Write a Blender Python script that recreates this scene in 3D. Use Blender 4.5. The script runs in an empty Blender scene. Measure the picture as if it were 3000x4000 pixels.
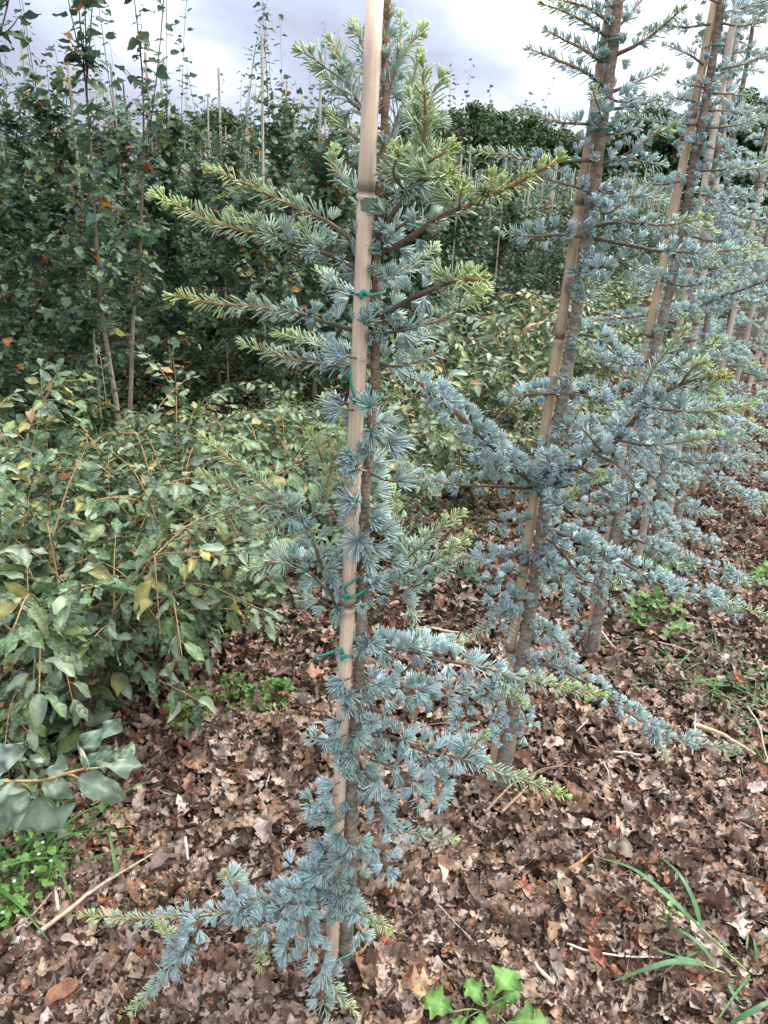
import bpy, math, random
import numpy as np
from math import radians as R_, sin, cos, pi
rng = np.random.default_rng(7)
random.seed(7)
S = bpy.context.scene
COL = S.collection

# ------------------------------------------------------------------ camera
H, F = 1.6, 2900.0
PITCH, ROLL = R_(24.4), R_(3.4)
fw = np.array((0, cos(PITCH), -sin(PITCH)))
u0 = np.array((0, sin(PITCH), cos(PITCH)))
x0 = np.array((1.0, 0, 0))
RT = cos(ROLL)*x0 + sin(ROLL)*u0
UP = -sin(ROLL)*x0 + cos(ROLL)*u0
from mathutils import Matrix, Vector
cam = bpy.data.cameras.new('camera'); co = bpy.data.objects.new('camera', cam); COL.objects.link(co)
m = Matrix.Identity(4)
for i in range(3):
    m[i][0] = RT[i]; m[i][1] = UP[i]; m[i][2] = -fw[i]
m[2][3] = H
co.matrix_world = m
cam.sensor_fit = 'VERTICAL'; cam.sensor_height = 24.0; cam.lens = 24.0*F/4000.0
cam.clip_start = 0.02; cam.clip_end = 2000
S.camera = co
S.render.resolution_x, S.render.resolution_y = 768, 1024

# ------------------------------------------------------------------ sky and sun
SUN_EL, SUN_AZ = R_(52), R_(55)      # azimuth from +Y towards +X
w = bpy.data.worlds.new("World"); S.world = w; w.use_nodes = True
nt = w.node_tree; nt.nodes.clear()
def N(nt, t, **k):
    n = nt.nodes.new(t)
    for a, b in k.items(): setattr(n, a, b)
    return n
out = N(nt, 'ShaderNodeOutputWorld'); bg = N(nt, 'ShaderNodeBackground'); bg.inputs[1].default_value = 0.1
sky = N(nt, 'ShaderNodeTexSky', sky_type='NISHITA'); sky.sun_disc = False
sky.sun_elevation = SUN_EL; sky.sun_rotation = SUN_AZ
tc = N(nt, 'ShaderNodeTexCoord')
mp = N(nt, 'ShaderNodeMapping'); mp.inputs['Scale'].default_value = (1.0, 1.0, 2.2); mp.inputs['Location'].default_value = (0.35, 0.1, 0.2)
no = N(nt, 'ShaderNodeTexNoise'); no.inputs['Scale'].default_value = 2.9; no.inputs['Detail'].default_value = 5; no.inputs['Roughness'].default_value = 0.48
nt.links.new(tc.outputs['Generated'], mp.inputs[0]); nt.links.new(mp.outputs[0], no.inputs['Vector'])
sx = N(nt, 'ShaderNodeSeparateXYZ'); nt.links.new(tc.outputs['Generated'], sx.inputs[0])
def math_(op, a, b, clamp=False):
    n = N(nt, 'ShaderNodeMath', operation=op); n.use_clamp = clamp
    for i, q in enumerate((a, b)):
        if isinstance(q, (int, float)): n.inputs[i].default_value = q
        else: nt.links.new(q, n.inputs[i])
    return n.outputs[0]
az = math_('MULTIPLY', sx.outputs[0], 0.95)
zz = math_('MULTIPLY', sx.outputs[2], 0.6)
nn = math_('MULTIPLY', math_('SUBTRACT', no.outputs[0], 0.5), 3.0)
fac = math_('ADD', math_('ADD', math_('ADD', nn, az), zz), 0.27, True)
cr = N(nt, 'ShaderNodeValToRGB'); nt.links.new(fac, cr.inputs[0])
e = cr.color_ramp.elements
e[0].position = 0.0; e[0].color = (0.33, 0.345, 0.45, 1)
e[1].position = 0.85; e[1].color = (0.82, 0.875, 0.94, 1)
q = e.new(0.30); q.color = (0.46, 0.505, 0.64, 1)
q = e.new(0.58); q.color = (0.70, 0.745, 0.83, 1)
# overcast brightening towards the zenith
zen = math_('ADD', math_('MULTIPLY', math_('MAXIMUM', math_('SUBTRACT', sx.outputs[2], 0.25), 0.0), 24.0), 9.7)
sc = N(nt, 'ShaderNodeVectorMath', operation='SCALE'); nt.links.new(cr.outputs[0], sc.inputs[0]); nt.links.new(zen, sc.inputs['Scale'])
mx = N(nt, 'ShaderNodeMix', data_type='RGBA'); mx.inputs[0].default_value = 0.93
nt.links.new(sky.outputs[0], mx.inputs[6]); nt.links.new(sc.outputs[0], mx.inputs[7])
nt.links.new(mx.outputs[2], bg.inputs[0]); nt.links.new(bg.outputs[0], out.inputs[0])
sl = bpy.data.lights.new('sun', 'SUN'); sl.energy = 2.3; sl.angle = R_(11); sl.color = (1, 0.95, 0.88)
so = bpy.data.objects.new('sun', sl); COL.objects.link(so)
sd = Vector((sin(SUN_AZ)*cos(SUN_EL), cos(SUN_AZ)*cos(SUN_EL), sin(SUN_EL)))
so.rotation_euler = sd.to_track_quat('Z', 'Y').to_euler()
S.view_settings.view_transform = 'Standard'; S.view_settings.look = 'None'
S.view_settings.exposure = 0.87; S.view_settings.gamma = 1
S.view_settings.use_curve_mapping = False

# ------------------------------------------------------------------ pixel -> place helpers (full 3000x4000 pixels)
def ray(u, v): return fw + (u-1500)/F*RT + (2000-v)/F*UP
def at_y(u, v, Y):
    d = ray(u, v); return d*(Y/d[1]) + np.array((0, 0, H))
def at_z(u, v, Z=0.0):
    d = ray(u, v); return d*((Z-H)/d[2]) + np.array((0, 0, H))
def proj(P):
    q = np.asarray(P, float) - np.array((0, 0, H)); z = q@fw
    return 1500+F*(q@RT)/z, 2000-F*(q@UP)/z, z
K = 3000/1659.0                       # my overview traces are on a 1659 px wide picture
def o(x, y, Y): return at_y(x*K, y*K, Y)

# ------------------------------------------------------------------ ids
def tag(ob, label=None, cat=None, group=None, kind=None):
    if label: ob['label'] = label
    if cat: ob['category'] = cat
    if group: ob['group'] = group
    if kind: ob['kind'] = kind
    return ob
def empty(name, loc=(0, 0, 0), rz=0.0):
    ob = bpy.data.objects.new(name, None); COL.objects.link(ob); ob.location = loc; ob.rotation_euler = (0, 0, rz); ob.empty_display_size = .05
    return ob
def copy_tree(ob, parent=None):
    c = ob.copy(); COL.objects.link(c)
    if parent is not None: c.parent = parent
    for ch in ob.children: copy_tree(ch, c)
    return c

# ------------------------------------------------------------------ mesh accumulator
class Geo:
    def __init__(s): s.v = []; s.t = []; s.c = []; s.n = 0
    def add(s, V, T, C):
        V = np.asarray(V, np.float32).reshape(-1, 3); T = np.asarray(T, np.int32).reshape(-1, 3)
        C = np.asarray(C, np.float32)
        if C.ndim == 1: C = np.repeat(C[None, :], len(V), 0)
        s.v.append(V); s.t.append(T+s.n); s.c.append(C); s.n += len(V)
    def stamp(s, tv, tt, M, P, C, rib=1.0):
        """many copies of template (tv, tt): M (k,3,3) columns are the axes, P (k,3), C (k,3)"""
        k = len(P)
        if not k: return
        V = np.einsum('kij,nj->kni', M, tv) + P[:, None, :]
        T = tt[None] + (np.arange(k)*len(tv))[:, None, None]
        Cc = np.repeat(C[:, None, :], len(tv), 1)
        if rib != 1.0: Cc = Cc*np.where(np.abs(tv[:, 0]) < 1e-6, rib, 1.0)[None, :, None]
        s.add(V.reshape(-1, 3), T.reshape(-1, 3), Cc.reshape(-1, 3))
    def build(s, name, mat, parent=None, smooth=False, origin=(0, 0, 0)):
        me = bpy.data.meshes.new(name)
        V = np.concatenate(s.v) - np.asarray(origin, np.float32); T = np.concatenate(s.t); C = np.concatenate(s.c)
        me.vertices.add(len(V)); me.vertices.foreach_set('co', V.astype(np.float32).ravel())
        me.loops.add(len(T)*3); me.loops.foreach_set('vertex_index', T.ravel().astype(np.int32))
        me.polygons.add(len(T)); me.polygons.foreach_set('loop_start', np.arange(0, len(T)*3, 3, dtype=np.int32))
        me.polygons.foreach_set('loop_total', np.full(len(T), 3, np.int32))
        me.polygons.foreach_set('use_smooth', np.full(len(T), smooth))
        a = me.attributes.new('Col', 'FLOAT_COLOR', 'POINT')
        a.data.foreach_set('color', np.concatenate([C, np.ones((len(C), 1), np.float32)], 1).ravel())
        me.update(calc_edges=True); me.materials.append(mat)
        ob = bpy.data.objects.new(name, me); COL.objects.link(ob); ob.location = origin
        if parent is not None: ob.parent = parent
        return ob

def unit(a):
    a = np.asarray(a, float); return a/np.maximum(np.linalg.norm(a, axis=-1, keepdims=True), 1e-9)
def frames(D, Nh, sx_, sy_, sz_):
    """leaf frames: Y axis along D, Z (normal) close to Nh, X = Y x Z"""
    Y = unit(D); X = unit(np.cross(Y, Nh)); Z = np.cross(X, Y)
    M = np.stack([X*np.reshape(sx_, (-1, 1)), Y*np.reshape(sy_, (-1, 1)), Z*np.reshape(sz_, (-1, 1))], -1)
    return M
def resample(P, step):
    P = np.asarray(P, float)
    if len(P) > 2:       # catmull-rom
        Q = np.vstack([2*P[0]-P[1], P, 2*P[-1]-P[-2]]); o_ = []
        t = np.linspace(0, 1, 12, endpoint=False)[:, None]
        for i in range(1, len(Q)-2):
            a, b, c, d = Q[i-1], Q[i], Q[i+1], Q[i+2]
            o_.append(.5*((2*b)+(-a+c)*t+(2*a-5*b+4*c-d)*t*t+(-a+3*b-3*c+d)*t**3))
        P = np.vstack(o_+[P[-1:]])
    L = np.r_[0, np.cumsum(np.linalg.norm(np.diff(P, axis=0), axis=1))]
    n = max(2, int(L[-1]/step)+1); s = np.linspace(0, L[-1], n)
    return np.stack([np.interp(s, L, P[:, i]) for i in range(3)], 1), L[-1]
def tube(g, P, r, sides=6, col=(.2, .15, .1), cap=True):
    P = np.asarray(P, float); n = len(P)
    r = np.interp(np.linspace(0, 1, n), np.linspace(0, 1, len(np.atleast_1d(r))), np.atleast_1d(r)) if np.ndim(r) else np.full(n, r)
    T = unit(np.gradient(P, axis=0)); ref = np.array((0.13, .97, .21)) if abs(T[0][2]) > .5 else np.array((.1, .2, 1.0))
    X = unit(np.cross(T, ref)); Y = np.cross(T, X)
    a = np.linspace(0, 2*pi, sides, endpoint=False)
    V = P[:, None]+r[:, None, None]*(np.cos(a)[None, :, None]*X[:, None]+np.sin(a)[None, :, None]*Y[:, None])
    V = V.reshape(-1, 3)
    i = np.arange(n-1)[:, None]*sides; j = np.arange(sides)[None]; j2 = (j+1) % sides
    A, B, C_, D = (i+j).ravel(), (i+j2).ravel(), (i+sides+j).ravel(), (i+sides+j2).ravel()
    T_ = np.vstack([np.stack([A, B, D], 1), np.stack([A, D, C_], 1)])
    col = np.asarray(col, float)
    if col.ndim == 2:
        cc = np.stack([np.interp(np.linspace(0, 1, n), np.linspace(0, 1, len(col)), col[:, q]) for q in range(3)], 1); col = np.repeat(cc, sides, 0)
    if cap:
        V = np.vstack([V, P[:1], P[-1:]]); k = n*sides
        T_ = np.vstack([T_, [[k, (q+1) % sides, q] for q in range(sides)], [[k+1, k-sides+q, k-sides+(q+1) % sides] for q in range(sides)]])
        if col.ndim == 2: col = np.vstack([col, col[:1], col[-1:]])
    g.add(V, T_, col)

# ------------------------------------------------------------------ materials
def mat(name, rough=.6, spec=.3, noise=None, bump=None, transl=0.0, extra=None, sheen=0):
    m = bpy.data.materials.new(name); m.use_nodes = True; t = m.node_tree; b = t.nodes['Principled BSDF']
    at = N(t, 'ShaderNodeAttribute'); at.attribute_name = 'Col'; c = at.outputs['Color']
    tco = N(t, 'ShaderNodeTexCoord')
    for nz in (noise or []):       # (scale, dark, light, detail, stretch)
        sc_, dk, lt, det, st = nz
        mpp = N(t, 'ShaderNodeMapping'); mpp.inputs['Scale'].default_value = st; t.links.new(tco.outputs['Object'], mpp.inputs[0])
        n1 = N(t, 'ShaderNodeTexNoise'); n1.inputs['Scale'].default_value = sc_; n1.inputs['Detail'].default_value = det; t.links.new(mpp.outputs[0], n1.inputs['Vector'])
        mr = N(t, 'ShaderNodeMapRange'); mr.inputs[1].default_value = .32; mr.inputs[2].default_value = .68; mr.inputs[3].default_value = dk; mr.inputs[4].default_value = lt
        t.links.new(n1.outputs[0], mr.inputs[0])
        vm = N(t, 'ShaderNodeVectorMath', operation='SCALE'); t.links.new(c, vm.inputs[0]); t.links.new(mr.outputs[0], vm.inputs['Scale']); c = vm.outputs[0]
    if extra:                      # patches of a second colour: (scale, lo, hi, colour, strength)
        sc_, lo, hi, c2, stg = extra
        n1 = N(t, 'ShaderNodeTexNoise'); n1.inputs['Scale'].default_value = sc_; n1.inputs['Detail'].default_value = 5; t.links.new(tco.outputs['Object'], n1.inputs['Vector'])
        mr = N(t, 'ShaderNodeMapRange'); mr.inputs[1].default_value = lo; mr.inputs[2].default_value = hi; mr.inputs[3].default_value = 0; mr.inputs[4].default_value = stg
        t.links.new(n1.outputs[0], mr.inputs[0])
        mm = N(t, 'ShaderNodeMix', data_type='RGBA'); t.links.new(mr.outputs[0], mm.inputs[0]); t.links.new(c, mm.inputs[6]); mm.inputs[7].default_value = (*c2, 1); c = mm.outputs[2]
    t.links.new(c, b.inputs['Base Color'])
    b.inputs['Roughness'].default_value = rough; b.inputs['Specular IOR Level'].default_value = spec
    if bump:
        sc_, stg, dist, st = bump
        mpp = N(t, 'ShaderNodeMapping'); mpp.inputs['Scale'].default_value = st; t.links.new(tco.outputs['Object'], mpp.inputs[0])
        n2 = N(t, 'ShaderNodeTexNoise'); n2.inputs['Scale'].default_value = sc_; n2.inputs['Detail'].default_value = 6; t.links.new(mpp.outputs[0], n2.inputs['Vector'])
        bp = N(t, 'ShaderNodeBump'); bp.inputs['Strength'].default_value = stg; bp.inputs['Distance'].default_value = dist
        t.links.new(n2.outputs[0], bp.inputs['Height']); t.links.new(bp.outputs[0], b.inputs['Normal'])
    if transl:
        tr = N(t, 'ShaderNodeBsdfTranslucent'); t.links.new(c, tr.inputs[0]); ms = N(t, 'ShaderNodeMixShader'); ms.inputs[0].default_value = transl
        t.links.new(b.outputs[0], ms.inputs[1]); t.links.new(tr.outputs[0], ms.inputs[2]); t.links.new(ms.outputs[0], t.nodes['Material Output'].inputs[0])
    return m
ONE = (1, 1, 1)
M_needle = mat('cedar_needles', .5, .35)
M_bark = mat('cedar_bark', .85, .2, [(60, .55, 1.35, 6, (1, 1, 2.2)), (220, .7, 1.25, 3, (1, 1, 2))], (140, .9, .004, (1, 1, 2.5)))
M_twig = mat('twig_bark', .75, .2, [(160, .7, 1.3, 4, ONE)], (300, .5, .001, ONE))
M_bamboo = mat('bamboo', .42, .45, [(9, .78, 1.1, 5, (1, 1, .6)), (90, .84, 1.08, 3, (3, 3, .12)), (160, .93, 1.02, 2, (1, 1, 1))], (70, .15, .001, (3, 3, .1)))
M_birch = mat('birch_bark', .7, .25, [(50, .6, 1.25, 4, (1, 1, 1))], (90, .5, .002, (1, 1, .5)))
M_bleaf = mat('birch_leaf', .42, .45, [(70, .8, 1.2, 3, ONE)], None, .3)
M_sleaf = mat('shrub_leaf', .5, .45, [(25, .8, 1.15, 3, ONE)], (110, .35, .002, ONE), .18, (120, .47, .58, (.27, .33, .23), .45))
M_weed = mat('weed_leaf', .5, .4, [(60, .8, 1.2, 3, ONE)], (120, .3, .001, ONE), .25)
M_litter = mat('dead_leaf', .8, .2, [(35, .62, 1.3, 5, ONE), (190, .75, 1.2, 3, ONE)], (150, .6, .002, ONE), .06)
M_stick = mat('dry_stick', .8, .2, [(90, .6, 1.3, 4, (1, 1, 1))], (150, .6, .001, ONE))
M_tie = mat('green_tie', .35, .5)
M_tape = mat('green_tape', .4, .5, [(120, .85, 1.1, 2, ONE)])
M_oakleaf = mat('far_leaf', .6, .3, [(1.2, .75, 1.25, 3, ONE)], None, .15)
M_soil = mat('soil', .95, .1, [(14, .5, 1.4, 8, ONE), (90, .6, 1.4, 6, ONE)], (60, 1.0, .02, ONE), 0, (2.2, .45, .62, (.025, .036, .012), .5))

# ------------------------------------------------------------------ leaf templates (Y along the leaf, Z normal)
def leaf_tpl(n, width, side=1, fold=.12, bend=.15, wave=0, seed=0):
    """width(t) -> half width at t in 0..1; 'side' extra columns per half for curl"""
    r = np.random.default_rng(seed); cols = np.linspace(-1, 1, 2*side+1); V = []; T = []
    ph = r.uniform(0, 6, 4)
    for i in range(n+1):
        t = i/n; wl = width(t, -1); wr = width(t, 1)
        for c in cols:
            ww = wl if c < 0 else wr
            x = c*ww; z = fold*abs(c)*ww*2 - bend*t*t + wave*(sin(9*t+ph[0]+c*2)*abs(c)+.6*sin(15*t+ph[1]-c)*c)*.12
            V.append((x, t, z))
    m = len(cols)
    for i in range(n):
        for j in range(m-1):
            a = i*m+j; T += [(a, a+1, a+m+1), (a, a+m+1, a+m)]
    return np.array(V, float), np.array(T, np.int32)
ell = lambda wd, p=.5, tip=1.0: (lambda t, s: wd*max(0, sin(pi*min(1, t**p)))**tip + .004)
def w_birch(t, s): return .010 + .37*(max(0, sin(pi*t**.66))**.85)*(1-.3*t)
def w_oak(seed):
    r = np.random.default_rng(seed); ph = r.uniform(-.8, .8, 2); k = r.uniform(3.2, 4.6); wd0 = r.uniform(.2, .33)
    def f(t, s):
        b = wd0*max(0, sin(pi*t**1.15))**.75
        return .012+b*(1+.27*cos(2*pi*k*t+ph[0 if s < 0 else 1]))
    return f
def w_maple(t, s): return .02+.42*max(0, sin(pi*t**.8))**.7*(1+.35*cos(2*pi*3.2*t+.4))
T_birch = [leaf_tpl(8, w_birch, 1, .10, .12*b, w_, q) for q, (b, w_) in enumerate([(1, .3), (2, .6), (-.5, .5)])]
T_birch_lo = leaf_tpl(3, w_birch, 1, .1, .15)
T_shrub = [leaf_tpl(11, ell(.235, .85, .85), 2, f_, b, w_, q) for q, (f_, b, w_) in enumerate([(.10, .2, .3), (.28, .1, .5), (-.05, .35, .5), (.45, .3, .4)])]
T_shrub_lo = leaf_tpl(6, ell(.235, .85, .85), 1, .22, .2)
T_oak = []
for q in range(9):
    rr = np.random.default_rng(50+q)
    V, T = leaf_tpl(14, w_oak(q), 2, 0, 0, 0, q)
    cu = rr.uniform(-4.2, 4.2); be = rr.uniform(-1.3, 1.3); tw = rr.uniform(-.8, .8)
    x, y = V[:, 0].copy(), V[:, 1].copy()
    V[:, 2] = cu*x*x + be*(y-.5)**2 + tw*x*(y-.5)*1.3 + .05*np.sin(11*y+x*14+q)+.03*np.sin(25*y-x*9)
    V[:, 0] = x*(1-.25*abs(cu)*np.abs(x))
    V[:, 1] -= .5; T_oak.append((V, T))
T_chip = []
for q in range(5):
    rr = np.random.default_rng(80+q)
    V, T = leaf_tpl(5, (lambda t, s, r_=rr.uniform(.2, .45, 12): .02+r_[int(t*5)+(6 if s > 0 else 0)]*max(0, sin(pi*min(1,max(0,t))))**.5), 1, 0, 0, 0, q)
    V[:, 2] = rr.uniform(-1, 1)*V[:, 0]**2*2+rr.uniform(-.6, .6)*(V[:, 1]-.5)**2; V[:, 1] -= .5; T_chip.append((V, T))
T_grass = leaf_tpl(8, (lambda t, s: .5*(1-t)**.6*min(1, .5+t*3)), 1, .25, 0)
# three sided needle, slightly bowed
def needle_tpl():
    V = []; a = np.array([0, 2*pi/3, 4*pi/3])
    for t, r, b in ((0, .45, 0), (.35, .95, .25), (.85, .85, 1.3)):
        for q in a: V.append((cos(q)*r+b, t, sin(q)*r))
    V.append((2.0, 1.0, 0)); T = []
    for k in (0, 3):
        for j in range(3):
            j2 = (j+1) % 3; T += [(k+j, k+j2, k+3+j2), (k+j, k+3+j2, k+3+j)]
    for j in range(3): T.append((6+j, 6+(j+1) % 3, 9))
    return np.array(V, float), np.array(T, np.int32)
ND_V, ND_T = needle_tpl()

# ------------------------------------------------------------------ blue cedar
BLUE = np.array((.415, .53, .525)); GREEN = np.array((.43, .51, .18)); MIDG = np.array((.36, .46, .33))
OLDW = np.array((.13, .10, .075)); YNGW = np.array((.34, .19, .085))
Zv = np.array((0, 0, 1.0))
class Cedar:
    """collects needles of one branch"""
    def __init__(s, q=1.0, nl=.024, pale=0.0): s.pale = pale; s.q = q; s.nl = nl; s.P = []; s.D = []; s.L = []; s.C = []; s.wood = Geo()
    def needles(s, p, D, L, C): s.P.append(p); s.D.append(D); s.L.append(L); s.C.append(C)
    def rosette(s, p, v, g, size=1.0, n=None, spread=.68):
        n = n or int(rng.integers(30, 42)/s.q**1.1); n = max(n, 9)
        v = unit(v)
        a = rng.uniform(0, 2*pi, n); rr_ = np.sqrt(rng.uniform(.02, 1, n))*spread
        X = unit(np.cross(v, rng.normal(size=3))); Y = np.cross(v, X)
        D = unit(v+X*(rr_*np.cos(a))[:, None]+Y*(rr_*np.sin(a))[:, None])
        L = s.nl*size*rng.uniform(.8, 1.1, n)*(1-.12*rr_)
        b = np.clip(BLUE*rng.uniform(.78, 1.2)+rng.normal(0, .012, 3), .03, 1)
        gm = min(1, rng.uniform(0, .35)+s.pale); b = b*(1-gm)+MIDG*gm
        c = b*(1-g)+GREEN*g if g < .99 else GREEN
        C = c[None]*rng.uniform(.82, 1.18, (n, 1))
        s.needles(p+D*.0015, D, L, C)
    def shoot(s, P, g0, g1, dens=1.0, ln=1.0):
        """needles set singly all round a young shoot"""
        P, L = resample(P, .0015*s.q/dens); n = len(P)
        if n < 3: return
        T = unit(np.gradient(P, axis=0)); t = np.linspace(0, 1, n)
        rd = rng.normal(size=(n, 3)); rd = unit(rd-T*np.sum(rd*T, 1)[:, None]); rd = unit(rd+.28*Zv)
        k = rng.uniform(.45, 1.1, n)
        D = unit(T*k[:, None]*.95+rd)
        Ln = s.nl*ln*(1-.45*t**1.5)*rng.uniform(.75, 1.12, n)
        g = g0+(g1-g0)*t; g = np.clip(g+s.pale*.4+rng.normal(0, .07, n), 0, 1)[:, None]
        base = np.where(g < .5, BLUE*(1-2*g)+MIDG*2*g, MIDG*(2-2*g)+GREEN*(2*g-1))
        s.needles(P+rd*.001, D, Ln, base*rng.uniform(.82, 1.2, (n, 1)))
    def branch(s, P, r0=.004, r1=.0014, young=.55, tip=.10, tg=1.0, twigs=0, tl=(.04, .10), dens=1.0, lvl=0, ros=1.0, droop=.1):
        P, L = resample(P, .004*s.q); n = len(P)
        wob = np.cumsum(rng.normal(0, .00035, (n, 3)), 0); wob -= np.linspace(0, 1, n)[:, None]*wob[-1]; P = P+wob
        T = unit(np.gradient(P, axis=0)); t = np.linspace(0, 1, n); arc = t*L
        r0 *= .8; rad = r0+(r1-r0)*t**.8
        cw = OLDW+(YNGW-OLDW)*np.clip((t-young*.5)/.5, 0, 1)[:, None]
        tube(s.wood, P[::2] if n > 8 else P, rad[::2] if n > 8 else rad, 5, cw[::2] if n > 8 else cw)
        gf = lambda a: tg*np.clip((a-(L-tip))/max(tip, 1e-4), 0, 1)**.7 if tip > 0 else 0
        a = rng.uniform(.003, .012); ang = rng.uniform(0, 6)
        while a < L:
            i = min(n-1, int(a/L*(n-1))); y = a/L
            X = unit(np.cross(T[i], Zv+.01)); Y = np.cross(X, T[i]); ang += 2.4+rng.normal(0, .3)
            v = X*cos(ang)+Y*sin(ang)+Y*.55 + T[i]*.25
            old = y < young
            sz = (1.0 if old else max(.42, .75-.35*(y-young)/(1-young+.01)))*rng.uniform(.85, 1.1)*ros
            spur = rng.uniform(.002, .010) if old else .003
            v = unit(v)
            if old or rng.random() < .75:
                s.rosette(P[i]+v*(rad[i]+spur), v + (0 if old else T[i]*.6), gf(a), sz, None if old else int(17/s.q)+3, .66 if old else .6)
            a += rng.uniform(.0080, .0140)*s.q**.5/dens*(1 if old else 1.35)
        iy = int(max(0, young-.05)*(n-1))
        if n-iy > 4: s.shoot(P[iy:], gf(L*young), tg if tip > 0 else .1, 1.0, .95)
        s.rosette(P[-1], T[-1], tg if tip > 0 else .15, .55, int(16/s.q)+2, .5)
        for k in range(twigs):
            y = rng.uniform(.12, .82) if twigs > 1 else rng.uniform(.2, .7)
            i = int(y*(n-1)); sd_ = 1 if (k % 2) else -1
            X = unit(np.cross(T[i], Zv))*sd_
            d = unit(T[i]*.75+X*rng.uniform(.5, .9)+Zv*rng.uniform(-.45, .15)); ll = rng.uniform(*tl)*(1.15-.5*y)
            b0 = P[i]; pts = [b0, b0+d*ll*.5+Zv*droop*ll*.15, b0+d*ll+T[i]*ll*.15-Zv*droop*ll]
            s.branch(pts, max(.0016, rad[i]*.5), .001, rng.uniform(.25, .6), min(.05, ll*.6), tg*rng.uniform(.3, 1), 0, tl, dens, lvl+1, ros*.92)
    def done(s, name, parent, wood=True, wmat=None):
        ob = s.wood.build(name, wmat or M_twig, parent, True) if wood else parent
        P = np.concatenate(s.P); D = np.concatenate(s.D); L = np.concatenate([np.atleast_1d(x) for x in s.L]); C = np.concatenate(s.C)
        g = Geo(); wd = .00112*s.q**.75
        M = frames(D, rng.normal(size=D.shape), wd, L, wd)
        g.stamp(ND_V, ND_T, M, P, C); g.build('needles', M_needle, ob, True)
        return ob

def stake(name, A, B, r0, r1, nodes, label, col=(.60, .47, .36), group=None, ext=.0):
    """bamboo cane from A (ground) to B, ringed at heights (fractions) given"""
    A = np.asarray(A, float); B = np.asarray(B, float); B = B+(B-A)*ext; g = Geo(); fr = set([0, 1]); 
    for q in nodes: 
        for d_ in (-.018, -.012, -.007, -.004, -.001, .001, .004, .007, .012): fr.add(min(1, max(0, q+d_)))
    for q in np.linspace(0, 1, 24): fr.add(float(q))
    fr = np.array(sorted(fr)); P = A+(B-A)*fr[:, None]; r = r0+(r1-r0)*fr
    c = np.repeat(np.array(col)[None], len(fr), 0)*rng.uniform(.94, 1.06, (len(fr), 1))
    for q in nodes:
        dd = np.abs(fr-q); r = r*(1+np.where(dd < .0015, .16, np.where(dd < .006, -.03, np.where(dd < .014, .07, 0))))
        c = c*(1-.75*np.exp(-((fr-q-.005)/.003)**2)+.15*np.exp(-(dd/.0015)**2)-.28*np.exp(-((fr-q-.012)/.010)**2)-.3*np.exp(-((fr-q+.005)/.0025)**2))[:, None]
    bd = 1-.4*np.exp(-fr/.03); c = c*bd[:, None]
    g.v = []; n = len(fr); sides = 14
    T = unit(B-A); X = unit(np.cross(T, (0.1, 1, 0))); Y = np.cross(T, X); a = np.linspace(0, 2*pi, sides, endpoint=False)
    V = (P[:, None]+r[:, None, None]*(np.cos(a)[None, :, None]*X+np.sin(a)[None, :, None]*Y)).reshape(-1, 3)
    i = np.arange(n-1)[:, None]*sides; j = np.arange(sides)[None]; j2 = (j+1) % sides
    T_ = np.vstack([np.stack([(i+j).ravel(), (i+j2).ravel(), (i+sides+j2).ravel()], 1), np.stack([(i+j).ravel(), (i+sides+j2).ravel(), (i+sides+j).ravel()], 1)])
    V = np.vstack([V, B[None]]); k = n*sides
    T_ = np.vstack([T_, [[k, k-sides+(q+1) % sides, k-sides+q][::-1] for q in range(sides)]])
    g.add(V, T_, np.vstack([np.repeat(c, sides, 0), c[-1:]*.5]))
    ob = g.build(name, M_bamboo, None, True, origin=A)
    return tag(ob, label, 'stake', group)

def tie(Cs, rs, Ct, rt, label, tails=(), col=(.03, .25, .19), r=.0023, tilt=.15, tape=False):
    """loop round the cane (centre Cs) and the stem (centre Ct)"""
    Cs = np.array(Cs, float); Ct = np.array(Ct, float); Ct[2] = Cs[2]
    d = Ct-Cs; L = np.linalg.norm(d); X = d/max(L, 1e-6); Y = np.cross(Zv, X)
    a = np.linspace(-pi/2, pi/2, 10)
    pr = [Ct+X*cos(q)*(rt+r+.0015)+Y*sin(q)*(rt+r+.0015) for q in a]; pl = [Cs-X*cos(q)*(rs+r+.0008)-Y*sin(q)*(rs+r+.0008) for q in a]
    P = np.array(pr+pl+[pr[0]]); P[:, 2] += (P-Cs)@X*tilt
    g = Geo()
    if tape:
        h = .008; n = len(P); V = np.vstack([P+(0, 0, -h), P+(0, 0, h)]); T_ = []
        for i in range(n-1): T_ += [(i, i+1, n+i+1), (i, n+i+1, n+i)]
        g.add(V, T_, col); ob = g.build('plant_tape', M_tape, None, False, origin=tuple(Cs)); 
        return tag(ob, label, 'plant tape', 'ties round the canes and stems')
    P2, _ = resample(P, .003); tube(g, P2, r, 6, col)
    k = Cs-X*(rs+r)*.8-Y*(rs+r)*.6
    tube(g, resample([k+(-.002, -.004, -.005), k+(-.004, -.005, 0), k+(0, -.004, .005), k+(.003, -.003, 0)], .001)[0], r*1.25, 6, col)
    for tl in tails:
        pts = [k]+[np.array(q) for q in tl]; tube(g, resample(pts, .004)[0], r*1.0, 6, col)
    ob = g.build('plant_tie', M_tie, None, True, origin=tuple(Cs))
    return tag(ob, label, 'plant tie', 'ties round the canes and stems')

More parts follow.
